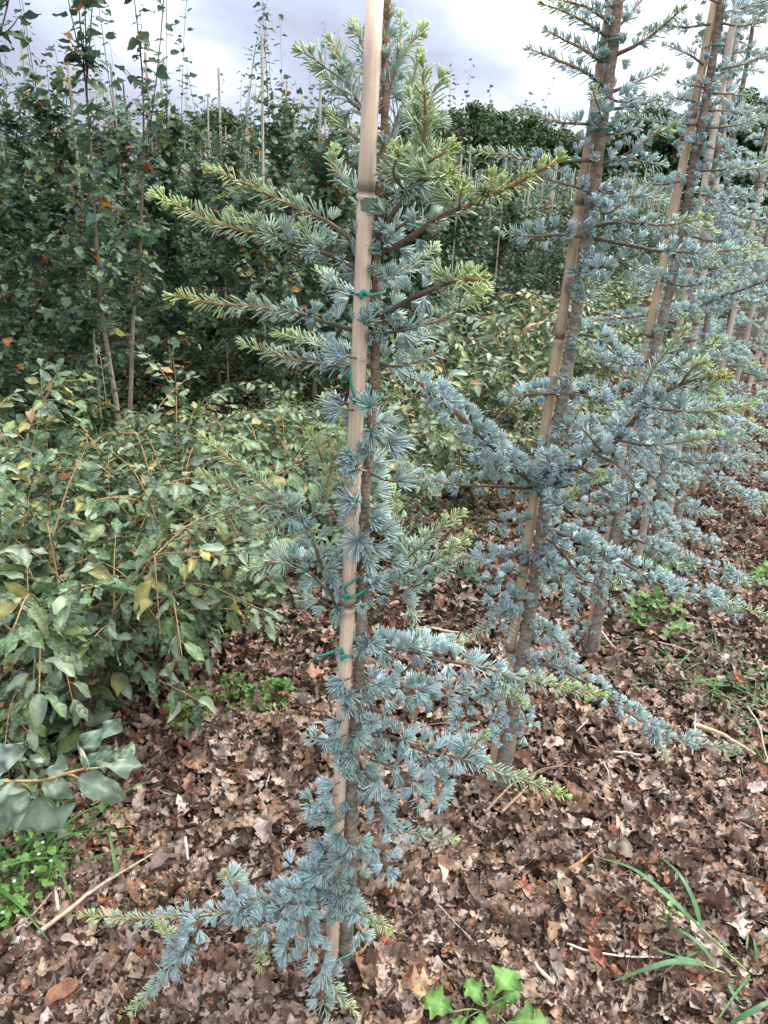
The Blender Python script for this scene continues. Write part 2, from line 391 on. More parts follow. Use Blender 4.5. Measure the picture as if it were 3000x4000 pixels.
def trunk_geo(pts, radii, step=.012, sides=14, young=.55):
    P, L = resample(pts, step); n = len(P); t = np.linspace(0, 1, n)
    r = 1.06*np.interp(t, np.linspace(0, 1, len(radii)), radii); r = r*(1+rng.normal(0, .035, n)); r[0] *= 1.25
    c0 = np.array((.29, .245, .195)); c1 = np.array((.23, .175, .13)) if radii[0] > .015 else np.array((.26, .17, .11))
    c = c0+(c1-c0)*np.clip((t-young)/.25, 0, 1)[:, None]; c = c*rng.uniform(.85, 1.15, (n, 1))
    P = P+rng.normal(0, .0008, P.shape)
    g = Geo(); tube(g, P, r, sides, c); return g, P, r
def trunk_rosettes(root_part, P, r, q, nl, lo, hi, count, size=(.9, 1.3), side=None, face=.2):
    s = Cedar(q, nl); n = len(P)
    for k in range(count):
        i = int(n*rng.uniform(lo, hi)); a = rng.uniform(0, 2*pi)
        v = np.array((cos(a), sin(a)-face, rng.uniform(-.15, .45)))
        s.rosette(P[min(i, n-1)]+unit(v)*(r[min(i, n-1)]+.006), v, rng.uniform(0, .1), rng.uniform(*size), int(34/q**1.2), .95)
    s.done('needles', root_part, wood=False)

def traced_cedar(Y, label, trunk, radii, branches, q, nl, clus, face=.2, top=None, front=()):
    base = o(*trunk[0], Y); base[2] = 0
    root = empty('cedar_tree', tuple(base)); tag(root, label, 'cedar tree', 'staked blue cedars in the row')
    pts = [o(x, y, Y) for x, y in trunk]; pts[0][2] = -.03
    if top is not None: pts += [np.array(p) for p in top]
    g, P, r = trunk_geo(pts, radii); tk = g.build('trunk', M_bark, root, True); tk.matrix_parent_inverse = Matrix.Translation(Vector([-b for b in base]))
    zi = lambda y_: float(np.argmin(np.abs(P[:, 2]-o(np.interp(y_, [q_[1] for q_ in trunk][::-1], [q_[0] for q_ in trunk][::-1]), y_, Y)[2])))/len(P)
    clus = [(zi(b_), zi(a_), n_, s_) for a_, b_, n_, s_ in clus]
    for lo, hi, cnt, sz in clus: trunk_rosettes(tk, P, r, q, nl, lo, hi, cnt, sz, face=face)
    if front:
        for x, y, z in front:
            s = Cedar(q, nl)
            p = o(x, y, Y-.034+rng.uniform(-.004, .004)); i = np.argmin(np.abs(P[:, 2]-p[2])); v = p-P[i]; v[2] += .012
            tube(s.wood, [P[i], P[i]*.4+p*.6-(0, 0, .004), p], [.0022, .0014], 5, (.2, .12, .07)); s.rosette(p, unit(v)+(np.array((0, -.6, .1)) if z > 1.4 else np.array((rng.normal(0, .5), -.1, rng.uniform(-.3, .6)))), rng.uniform(0, .08), z*1.2, int(56/q), 1.2 if z > 1.4 else .8)
            bo = s.done('spur_shoot', root); bo.matrix_parent_inverse = Matrix.Translation(Vector([-b for b in base]))
    for b in branches:
        path, kw = b; kw = dict(kw); dy0 = kw.pop('d0', 0.0); dy1 = kw.pop('dy', 0.0)
        n = len(path); s = Cedar(q, nl*kw.pop('ns', 1.0), kw.pop('pale', 0.0))
        pp = [o(x, y, Y+dy0+(dy1-dy0)*(i/(n-1))**1.1) for i, (x, y) in enumerate(path)]
        subs = kw.pop('sub', [])
        s.branch(pp, **kw)
        for sp, skw in subs:
            skw = dict(skw); m_ = len(sp); a0 = skw.pop('d0', dy1*.5); a1 = skw.pop('dy', a0)
            s.branch([o(x, y, Y+a0+(a1-a0)*i/(m_-1)) for i, (x, y) in enumerate(sp)], **skw)
        bo = s.done('branch', root); bo.matrix_parent_inverse = Matrix.Translation(Vector([-b_ for b_ in base]))
    return root, P, r
# ------------------------------------------------------------------ row geometry on the ground
DIR = unit(np.array((.53, .848, 0)))            # the rows run this way
NRM = np.array((-DIR[1], DIR[0], 0))            # and lie side by side this way (leftwards)
def gz(x, y):                                   # gentle unevenness of the bed
    n_ = -x*DIR[1]+y*DIR[0]
    return .012*np.sin(x*5.1+y*2.3)+.010*np.sin(y*7.7-x*3.1)+.006*np.sin(x*17+y*13) - .012
# ------------------------------------------------------------------ ground
def build_ground():
    g = Geo()
    xs = np.unique(np.concatenate([np.linspace(-400, -12, 12), np.linspace(-12, -3, 30), np.linspace(-3, 5, 230), np.linspace(5, 20, 60), np.linspace(20, 400, 14)]))
    ys = np.unique(np.concatenate([np.linspace(-30, -1, 8), np.linspace(-1, .5, 12), np.linspace(.5, 7, 200), np.linspace(7, 20, 60), np.linspace(20, 600, 24)]))
    X, Y = np.meshgrid(xs, ys); Z = gz(X, Y) + rng.normal(0, .003, X.shape)*(np.abs(Y) < 7)
    V = np.stack([X, Y, Z], -1).reshape(-1, 3); nx = len(xs)
    i, j = np.meshgrid(np.arange(len(ys)-1), np.arange(nx-1), indexing='ij'); a = (i*nx+j).ravel()
    T = np.vstack([np.stack([a, a+1, a+nx+1], 1), np.stack([a, a+nx+1, a+nx], 1)])
    n_ = (V[:, 0]*NRM[0]+V[:, 1]*NRM[1])
    far = np.clip((n_-2.2)/2.0, 0, 1)[:, None]
    C = np.array((.048, .034, .026))*(1-far)+np.array((.036, .036, .017))*far
    g.add(V, T, C); return tag(g.build('ground', M_soil, None, True), kind='structure')
build_ground()

# ------------------------------------------------------------------ cedar row: traced trees
Y1, Y2, Y3 = at_z(1345, 3800)[1], at_z(1960, 3060)[1], at_z(2310, 2540)[1]
B = lambda *p, **k: (list(p), k)
b1 = [
 # top shoots
 B((832, 205), (850, 140), (862, 90), (864, 45), young=.1, tip=.05, tg=.75, r0=.0022, dy=.05),
 B((812, 430), (760, 410), (725, 370), (720, 330), young=.3, tip=.05, tg=.8, r0=.003, dy=.06),
 B((836, 420), (880, 400), (930, 400), (965, 380), young=.4, tip=.05, tg=.8, r0=.003, dy=.08),
 B((832, 215), (858, 150), (878, 108), (908, 70), young=.05, tip=.05, tg=.8, r0=.002, dy=.03),
 B((830, 150), (832, 90), (836, 40), (838, -20), young=.1, tip=.03, tg=.5, r0=.003),
 B((835, 335), (862, 250), (888, 190), (905, 128), young=.15, tip=.06, tg=.8, r0=.003, twigs=1, dy=.05),
 B((798, 265), (758, 195), (732, 125), (718, 92), young=.15, tip=.06, tg=.8, r0=.003, dy=.04, twigs=1),
 B((775, 235), (730, 190), (684, 148), young=.2, tip=.05, tg=.9, r0=.002, dy=.05),
 B((798, 150), (780, 95), (765, 58), young=.05, tip=.04, tg=.7, r0=.002, dy=.06),
 B((798, 320), (760, 292), (722, 252), young=.3, tip=.05, tg=.9, r0=.0022, dy=.05),
 B((812, 520), (862, 445), (897, 385), (914, 315), (916, 250), (913, 148), young=.35, tip=.14, tg=.85, r0=.0062, dy=-.10, ros=1.05,
   sub=[B((897, 385), (880, 350), (862, 325), young=.6, tip=.05, tg=.9, r0=.0025, dy=-.08),
        B((905, 375), (935, 345), (972, 322), young=.5, tip=.05, tg=1, r0=.0025, dy=-.1),
        B((897, 390), (940, 385), (972, 372), young=.6, tip=.05, tg=1, r0=.0025, dy=-.12),
        B((914, 275), (930, 215), (947, 172), young=.2, tip=.05, tg=.7, r0=.0022, dy=-.06),
        B((880, 420), (850, 380), (858, 340), young=.6, tip=.04, tg=.8, r0=.002, dy=-.12),
        B((914, 300), (895, 260), (888, 215), young=.3, tip=.04, tg=.7, r0=.002, dy=-.05)]),
 B((806, 560), (720, 482), (640, 450), (540, 400), (460, 368), young=.38, tip=.14, tg=.9, r0=.0048, dy=-.08, ros=.85),
 B((808, 600), (720, 556), (620, 520), (530, 497), (440, 468), (346, 428), young=.40, tip=.15, tg=.95, r0=.0052, dy=-.10, ros=.9,
   sub=[B((620, 520), (560, 490), (510, 465), young=.4, tip=.05, tg=.9, r0=.002, dy=-.04),
        B((700, 548), (670, 520), (660, 490), young=.4, tip=.03, tg=.8, r0=.002, dy=-.04)]),
 B((815, 550), (870, 522), (950, 470), (1040, 430), (1100, 402), (1200, 350), young=.35, tip=.15, tg=1, r0=.0055, r1=.0024, dy=-.16, ros=.9,
   sub=[B((990, 455), (992, 430), (1000, 405), young=.5, tip=.04, tg=.9, r0=.002, dy=-.09),
        B((1050, 425), (1060, 405), (1062, 385), young=.5, tip=.04, tg=1, r0=.002, dy=-.1)]),
 B((813, 545), (850, 500), (905, 470), (945, 480), young=.6, tip=.03, tg=.5, r0=.004, dy=-.05),
 B((818, 690), (870, 655), (930, 622), (985, 606), (1042, 604), young=.72, tip=.10, tg=1, r0=.005, r1=.0026, dy=-.20, ros=.92, sub=[B((985, 606), (1010, 625), (1035, 640), young=.6, tip=.04, tg=.95, r0=.002, dy=-.15)]),
 B((820, 722), (900, 706), (960, 688), (1022, 650), young=.3, tip=.07, tg=.75, r0=.0035, dy=-.04),
 B((815, 610), (860, 590), (900, 570), (935, 535), young=.15, tip=.04, tg=.6, r0=.003, dy=.1),
 B((806, 722), (720, 702), (640, 682), (540, 665), (470, 660), (376, 640), young=.42, tip=.12, tg=.95, r0=.0048, dy=-.08, ros=.85),
 B((805, 792), (720, 790), (640, 778), (580, 762), (533, 744), young=.2, tip=.07, tg=.75, r0=.0042, dy=-.04, ros=.85),
 B((800, 655), (745, 628), (715, 605), (690, 588), young=.3, tip=.05, tg=.7, r0=.003, dy=.12),
 B((800, 750), (740, 762), (670, 738), (608, 722), young=.25, tip=.08, tg=.95, r0=.003, dy=.12),
 B((818, 785), (860, 792), (905, 778), (945, 760), young=.25, tip=.02, tg=.3, r0=.003, dy=-.03),
 B((815, 760), (860, 745), (905, 735), (940, 715), young=.3, tip=.03, tg=.4, r0=.003, dy=.1),
 B((800, 880), (750, 870), (718, 880), (700, 862), young=.5, tip=.04, tg=.6, r0=.003, dy=.08),
 # mid
 B((742, 1325), (715, 1280), (690, 1212), (665, 1140), (620, 1082), (530, 1020), (446, 950), young=.42, tip=.13, tg=.85, r0=.0055, dy=-.06, ros=.95,
   sub=[B((655, 1120), (590, 1095), (520, 1065), (442, 1026), young=.2, tip=.10, tg=.8, r0=.003, dy=-.08),
        B((665, 1135), (695, 1080), (712, 1010), (735, 962), young=.2, tip=.10, tg=.95, r0=.003, dy=-.05),
        B((700, 1010), (690, 975), (672, 940), young=.2, tip=.06, tg=1, r0=.002, dy=-.05),
        B((700, 1225), (640, 1205), (590, 1215), (530, 1238), young=.55, tip=.05, tg=.7, r0=.003, dy=-.02),
        B((715, 1285), (670, 1240), (640, 1230), (600, 1180), young=.8, tip=.02, tg=.4, r0=.0025, dy=.04),
        B((735, 1320), (700, 1300), (650, 1290), young=.8, tip=.03, tg=.6, r0=.0025, dy=.05),
        B((640, 1100), (600, 1130), (560, 1150), young=.3, tip=.04, tg=.6, r0=.002, dy=-.1)]),
 B((800, 1325), (850, 1290), (872, 1215), (862, 1130), (850, 1062), young=.35, tip=.09, tg=.7, r0=.004, dy=.05, ros=.8,
   sub=[B((870, 1215), (910, 1180), (950, 1145), (992, 1112), young=.25, tip=.07, tg=.85, r0=.0022, dy=.02),
        B((872, 1240), (930, 1215), (975, 1190), (1005, 1158), young=.25, tip=.07, tg=.8, r0=.0022, dy=.0),
        B((865, 1275), (920, 1255), (965, 1215), (975, 1175), young=.25, tip=.05, tg=.6, r0=.002, dy=-.03),
        B((862, 1285), (890, 1320), (908, 1365), young=.35, tip=.04, tg=.6, r0=.002, dy=.0),
        B((866, 1170), (850, 1140), (830, 1110), young=.3, tip=.03, tg=.5, r0=.0018, dy=.05)]),
 B((785, 1400), (850, 1402), (940, 1420), (1040, 1440), (1150, 1470), (1225, 1488), (1292, 1500), young=.52, tip=.17, tg=1, r0=.0055, dy=-.12, ros=1.1,
   sub=[B((860, 1402), (930, 1395), (990, 1385), young=.5, tip=.03, tg=.8, r0=.002, dy=.08),
        B((1080, 1450), (1105, 1500), (1125, 1515), young=.4, tip=.05, tg=.9, r0=.002, dy=-.1)]),
 B((780, 1495), (840, 1500), (900, 1515), (960, 1505), (1010, 1480), young=.85, tip=.0, tg=.3, r0=.004, dy=.08),
 B((785, 1480), (830, 1470), (900, 1490), (940, 1470), young=.85, tip=.0, tg=.3, r0=.003, dy=.04),
 B((772, 1585), (850, 1592), (920, 1620), (1000, 1640), (1100, 1672), (1216, 1716), young=.52, tip=.17, tg=1, r0=.0055, dy=-.10, ros=1.1,
   sub=[B((920, 1625), (940, 1670), (955, 1735), young=.95, tip=0, r0=.003, dy=-.05),
        B((1000, 1640), (1030, 1605), (1045, 1585), young=.5, tip=.05, tg=.9, r0=.002, dy=-.07)]),
 B((775, 1640), (800, 1700), (840, 1775), (900, 1800), (976, 1812), young=.5, tip=.07, tg=.7, r0=.0035, dy=-.05, ros=.95),
 B((800, 1640), (860, 1660), (900, 1700), (905, 1745), young=.9, tip=0, r0=.003, dy=.0),
 B((765, 1600), (720, 1600), (668, 1590), young=.8, tip=.0, tg=.1, r0=.003, dy=-.04),
 B((800, 1820), (830, 1850), (838, 1900), young=.9, tip=0, r0=.0025, dy=-.03),
 # low left limb
 B((748, 1795), (712, 1860), (655, 1925), (570, 1955), (480, 1975), (400, 1985), (320, 1990), (186, 1978), young=.52, tip=.13, tg=.9, r0=.0075, r1=.002, dy=-.12, ros=1.1, dens=1.5,
   sub=[B((440, 1985), (405, 2050), (355, 2105), (300, 2170), (250, 2215), young=.4, tip=.14, tg=1, r0=.003, dy=-.14, d0=-.09),
        B((405, 2050), (375, 2030), (345, 1998), young=.5, tip=.05, tg=1, r0=.002, dy=-.12, d0=-.1),
        B((530, 1965), (510, 1930), (486, 1890), young=.85, tip=.03, tg=.8, r0=.0025, dy=-.09),
        B((530, 1965), (548, 2010), (560, 2045), (562, 2085), young=.45, tip=.07, tg=.95, r0=.0025, dy=-.1),
        B((655, 1925), (640, 1985), (625, 2040), (610, 2078), young=.85, tip=0, tg=.3, r0=.003, dy=-.08, dens=1.4),
        B((655, 1940), (665, 2010), (690, 2070), (720, 2130), (764, 2182), young=.7, tip=.08, tg=.8, r0=.003, dy=-.12),
        B((690, 2070), (690, 2130), (715, 2205), young=.7, tip=.05, tg=.7, r0=.0025, dy=-.12),
        B((620, 1945), (590, 1990), (560, 2005), young=.95, tip=0, r0=.0025, dy=-.1),
        B((700, 1880), (650, 1880), (625, 1870), young=.95, tip=0, r0=.0025, dy=-.08)]),
 B((745, 1900), (700, 1905), (655, 1915), (620, 1925), young=.95, tip=0, r0=.004, dy=-.06, dens=1.5),
 B((750, 1890), (720, 1925), (760, 1965), (800, 1985), (836, 2008), young=.6, tip=.08, tg=1, r0=.003, dy=-.10, ros=1.05),
 B((755, 1720), (720, 1715), (680, 1730), (665, 1755), young=.95, tip=0, r0=.003, dy=-.04),
 B((760, 1960), (775, 2010), (770, 2030), young=.95, tip=0, r0=.002, dy=-.02),
]
for p_, k_d in b1:
    y_ = p_[0][1]
    if y_ < 800:
        k_d['pale'] = .32 if y_ < 460 else .2; k_d['dens'] = .66 if y_ < 540 else .8 if y_ < 640 else .9; k_d['ros'] = k_d.get('ros', 1)*(.78 if y_ < 340 else .9)
        k_d['tip'] = k_d.get('tip', .05)*1.3
    elif y_ < 1340: k_d['pale'] = .3; k_d['tip'] = k_d.get('tip', .05)*1.5
    for sp_, sk_ in k_d.get('sub', []): sk_['tip'] = sk_.get('tip', .05)*(1.6 if y_ < 1340 else 1.15)
trunk1 = [(742, 2108), (755, 1920), (760, 1720), (768, 1560), (780, 1380), (786, 1200), (792, 1050), (802, 920), (811, 800), (813, 700), (812, 600), (815, 520), (822, 420), (830, 320), (832, 180), (834, 60), (838, -60)]
fr1 = [(742, 885, 1), (800, 880, 1.1), (748, 770, 1.1), (790, 700, 1), (800, 930, 1.2), (760, 985, 1.2), (838, 955, 1.3), (770, 1012, 1.3), (855, 1040, 1.3), (768, 1085, 1.2), (775, 1168, 1.5), (800, 1120, 1), (825, 1150, 1.2), (845, 1215, 1), (770, 1590, 1.0), (742, 1470, 1.1), (752, 1500, 1), (735, 1560, 1.1), (760, 1630, 1),
       (742, 1470, 1), (745, 1640, 1), (720, 1720, 1.1), (700, 1760, 1.1), (735, 1800, 1.1), (700, 1830, 1.2), (740, 1850, 1.1), (722, 1900, 1.2), (690, 1890, 1.2), (755, 1930, 1), (735, 1950, 1.1), (735, 1485, 1), (748, 1525, .9), (738, 1592, 1), (733, 1622, 1), (742, 1665, 1), (724, 1695, 1), (714, 1758, 1), (730, 1775, 1), (742, 1815, 1), (724, 1872, 1), (735, 1932, 1), (728, 1975, .9), (800, 1385, 1.1), (790, 1240, .6), (785, 1310, .6), (815, 1480, 1), (800, 1560, 1.1), (815, 1690, 1.1), (835, 1730, 1)]
cl1 = [(100, 600, 4, (.6, .85)), (640, 880, 7, (.8, 1.0)), (880, 1250, 40, (1.05, 1.35)), (1300, 1650, 20, (.85, 1.05)), (1650, 1950, 22, (.9, 1.1)), (1950, 2080, 3, (.6, .8))]
tree1, P1, r1_ = traced_cedar(Y1, 'nearest blue cedar, tied to a pale cane, long green tipped shoots on both sides', trunk1,
    [.0145, .0135, .0125, .0115, .0105, .009, .0075, .0065, .006, .005, .004], b1, 1.0, .028, cl1, front=fr1)

b2 = [
 B((1325, 55), (1270, 17), (1200, -3), young=.3, tip=.05, tg=.7, r0=.006, dy=-.05),
 B((1312, 78), (1240, 36), (1178, 10), young=.25, tip=.05, tg=.7, r0=.005, dy=.02),
 B((1312, 137), (1255, 106), (1186, 68), young=.2, tip=.03, tg=.5, r0=.006, dy=0),
 B((1314, 190), (1250, 150), (1148, 108), young=.25, tip=.06, tg=.5, r0=.006, dy=-.04),
 B((1325, 122), (1395, 85), (1440, 48), (1470, 22), young=.35, tip=.05, tg=.7, r0=.006, dy=-.1),
 B((1335, 60), (1370, 20), (1400, -20), young=.2, tip=.05, tg=.5, r0=.004, dy=.05),
 B((1335, 30), (1300, -10), (1280, -40), young=.2, tip=.05, tg=.5, r0=.004, dy=.0),
 B((1322, 198), (1375, 177), (1430, 154), young=.3, tip=.04, tg=.5, r0=.005, dy=0),
 B((1305, 265), (1292, 230), (1280, 195), young=.3, tip=.05, tg=.8, r0=.003, dy=-.1),
 B((1302, 270), (1230, 266), (1180, 256), (1118, 242), young=.3, tip=.05, tg=.5, r0=.005, dy=-.05),
 B((1312, 238), (1370, 230), (1436, 210), young=.3, tip=.02, tg=.2, r0=.005, dy=0),
 B((1315, 215), (1350, 220), (1385, 205), young=.8, tip=0, r0=.004, dy=-.1),
 B((1298, 348), (1220, 345), (1140, 342), (1032, 328), young=.45, tip=.07, tg=.7, r0=.006, dy=-.05),
 B((1295, 360), (1350, 335), (1400, 300), (1455, 272), young=.5, tip=.07, tg=.8, r0=.006, dy=-.12, sub=[B((1350, 335), (1390, 350), (1428, 355), young=.6, tip=0, r0=.003, dy=-.1)]),
 B((1300, 290), (1340, 290), (1375, 275), young=.7, tip=0, r0=.004, dy=0),
 B((1288, 415), (1240, 402), (1190, 388), (1162, 378), young=.7, tip=.02, tg=.4, r0=.005, dy=-.03),
 B((1290, 410), (1350, 422), (1430, 432), young=.6, tip=.02, tg=.4, r0=.005, dy=-.04),
 B((1276, 512), (1210, 506), (1140, 510), (1082, 498), young=.7, tip=.04, tg=.4, r0=.006, dy=-.05),
 B((1280, 490), (1350, 482), (1440, 487), (1522, 473), young=.5, tip=.08, tg=.9, r0=.006, dy=-.15, twigs=1),
 B((1284, 515), (1370, 532), (1480, 545), (1640, 538), young=.55, tip=.10, tg=.8, r0=.0065, dy=-.1, twigs=2),
 B((1275, 450), (1310, 460), (1345, 440), young=.9, tip=0, r0=.004, dy=-.12),
 B((1262, 560), (1330, 562), (1385, 585), young=.75, tip=.02, tg=.3, r0=.005, dy=-.02),
 B((1250, 600), (1285, 590), (1300, 570), young=.95, tip=0, r0=.004, dy=-.1),
 B((1242, 722), (1290, 730), (1330, 765), (1378, 776), young=.8, tip=0, r0=.005, dy=-.1),
 B((1206, 852), (1150, 850), (1088, 855), young=.7, tip=.02, tg=.3, r0=.005, dy=-.03),
 B((1215, 850), (1270, 855), (1335, 875), young=.8, tip=.02, tg=.5, r0=.005, dy=-.05, twigs=1),
 B((1205, 920), (1250, 930), (1290, 905), young=.9, tip=0, r0=.004, dy=-.08, twigs=1),
 # the heavy limb reaching right, over the row
 B((1168, 1065), (1230, 1015), (1290, 982), (1340, 942), (1380, 890), (1440, 842), (1500, 818), (1568, 812), young=.72, tip=.10, tg=1, r0=.0125, r1=.004, dy=-.42, ros=1.1, dens=1.4,
   sub=[B((1390, 878), (1450, 888), (1530, 890), (1622, 872), young=.4, tip=.12, tg=1, r0=.004, dy=-.35, d0=-.3),
        B((1330, 950), (1400, 962), (1470, 955), (1545, 940), young=.5, tip=.09, tg=.9, r0=.004, dy=-.25),
        B((1380, 880), (1400, 820), (1430, 770), (1480, 715), young=.15, tip=.09, tg=.7, r0=.003, dy=-.3),
        B((1440, 842), (1470, 790), (1520, 760), (1545, 735), young=.3, tip=.08, tg=.8, r0=.003, dy=-.35),
        B((1500, 818), (1525, 840), (1545, 850), young=.4, tip=.05, tg=1, r0=.003, dy=-.42, d0=-.38),
        B((1470, 830), (1500, 790), (1525, 785), young=.5, tip=.06, tg=1, r0=.003, dy=-.4, d0=-.36),
        B((1300, 975), (1260, 930), (1225, 925), young=.9, tip=0, r0=.004, dy=-.22),
        B((1290, 982), (1340, 1010), (1370, 1050), (1340, 1075), young=.9, tip=0, r0=.004, dy=-.2),
        B((1250, 1005), (1300, 1045), (1330, 1090), young=.9, tip=0, r0=.004, dy=-.12),
        B((1420, 855), (1480, 870), (1540, 905), young=.5, tip=.08, tg=.9, r0=.003, dy=-.34)]),
 B((1165, 1062), (1115, 1010), (1070, 972), (1010, 915), (940, 855), (878, 808), young=.9, tip=0, tg=.3, r0=.0105, r1=.004, dy=-.30, ros=1.05, dens=1.15, twigs=3, tl=(.06, .12)),
 B((1060, 965), (1040, 1000), (1085, 1010), young=.95, tip=0, r0=.004, dy=-.15),
 B((1150, 1055), (1060, 1050), (980, 1045), (920, 1030), (858, 1000), young=.6, tip=.06, tg=.6, r0=.006, dy=-.14),
 B((1160, 1030), (1100, 1020), (1050, 1005), young=.95, tip=0, r0=.004, dy=-.15),
 B((1160, 1045), (1190, 1010), (1180, 985), young=.95, tip=0, r0=.004, dy=-.15),
 B((1165, 1070), (1230, 1050), (1270, 1040), (1300, 1025), young=.5, tip=.04, tg=1, r0=.004, dy=-.28, sub=[B((1190, 1080), (1210, 1090), (1240, 1060), young=.5, tip=.05, tg=1, r0=.003, dy=-.25)]),
 B((1150, 1120), (1110, 1130), (1065, 1140), young=.9, tip=0, r0=.004, dy=-.05),
 B((1142, 1192), (1080, 1205), (1040, 1200), (982, 1210), young=.7, tip=.04, tg=.5, r0=.005, dy=-.07, twigs=1),
 B((1165, 1135), (1230, 1162), (1300, 1195), (1370, 1232), (1440, 1272), (1540, 1292), (1652, 1328), young=.68, tip=.12, tg=.8, r0=.0085, dy=-.15, dens=1.3, ros=1.05, twigs=4, tl=(.06, .13)),
 B((1165, 1150), (1220, 1200), (1250, 1260), (1240, 1330), young=.95, tip=0, r0=.005, dy=-.02, twigs=2),
 B((1160, 1180), (1200, 1240), (1225, 1300), young=.95, tip=0, r0=.005, dy=-.12, twigs=2),
 B((1138, 1270), (1100, 1315), (1060, 1350), (1012, 1378), young=.65, tip=.06, tg=.7, r0=.005, dy=-.08, twigs=2),
 B((1135, 1300), (1090, 1290), (1050, 1300), young=.9, tip=0, r0=.004, dy=-.1),
 B((1125, 1240), (1085, 1250), (1050, 1265), young=.95, tip=0, r0=.004, dy=.05),
 B((1140, 1345), (1190, 1370), (1215, 1410), (1235, 1445), young=.9, tip=.0, r0=.004, dy=0, twigs=2),
 B((1118, 1425), (1190, 1440), (1265, 1475), (1340, 1525), (1420, 1580), (1500, 1605), (1588, 1618), young=.72, tip=.08, tg=.6, r0=.0075, dy=-.15, dens=1.25, twigs=3, tl=(.05, .10)),
 B((1110, 1460), (1065, 1480), (1070, 1540), (1085, 1580), (1040, 1605), young=.97, tip=0, r0=.004, dy=-.16, dens=1.2),
 B((1110, 1470), (1050, 1500), (1000, 1540), (985, 1590), (1000, 1620), young=.97, tip=0, r0=.004, dy=-.2, dens=1.2),
 B((1110, 1490), (1140, 1560), (1130, 1590), young=.97, tip=0, r0=.003, dy=.02),
]
for p_, k_d in b2:
    if p_[0][1] < 420: k_d['ros'] = .8; k_d.setdefault('dens', .85)
trunk2 = [(1084, 1692), (1106, 1560), (1124, 1440), (1150, 1290), (1168, 1160), (1186, 1040), (1204, 930), (1218, 850), (1236, 740), (1254, 610), (1270, 480), (1288, 370), (1300, 270), (1316, 170), (1328, 70), (1340, -30), (1362, -200)]
cl2 = [(0, 150, 2, (.6, .8)), (150, 560, 11, (.7, 1.0)), (560, 640, 7, (.9, 1.1)), (640, 900, 9, (.6, .9)), (900, 1050, 14, (.9, 1.1)), (1050, 1240, 14, (.9, 1.1)), (1240, 1460, 7, (.8, 1)), (1460, 1600, 2, (.7, .9))]
tree2, P2_, r2_ = traced_cedar(Y2, 'second blue cedar in the row, a heavy limb and a long low branch reaching right', trunk2,
    [.0225, .019, .0165, .0145, .0135, .0125, .012, .0115, .011, .010, .008], b2, 1.2, .0275, cl2)

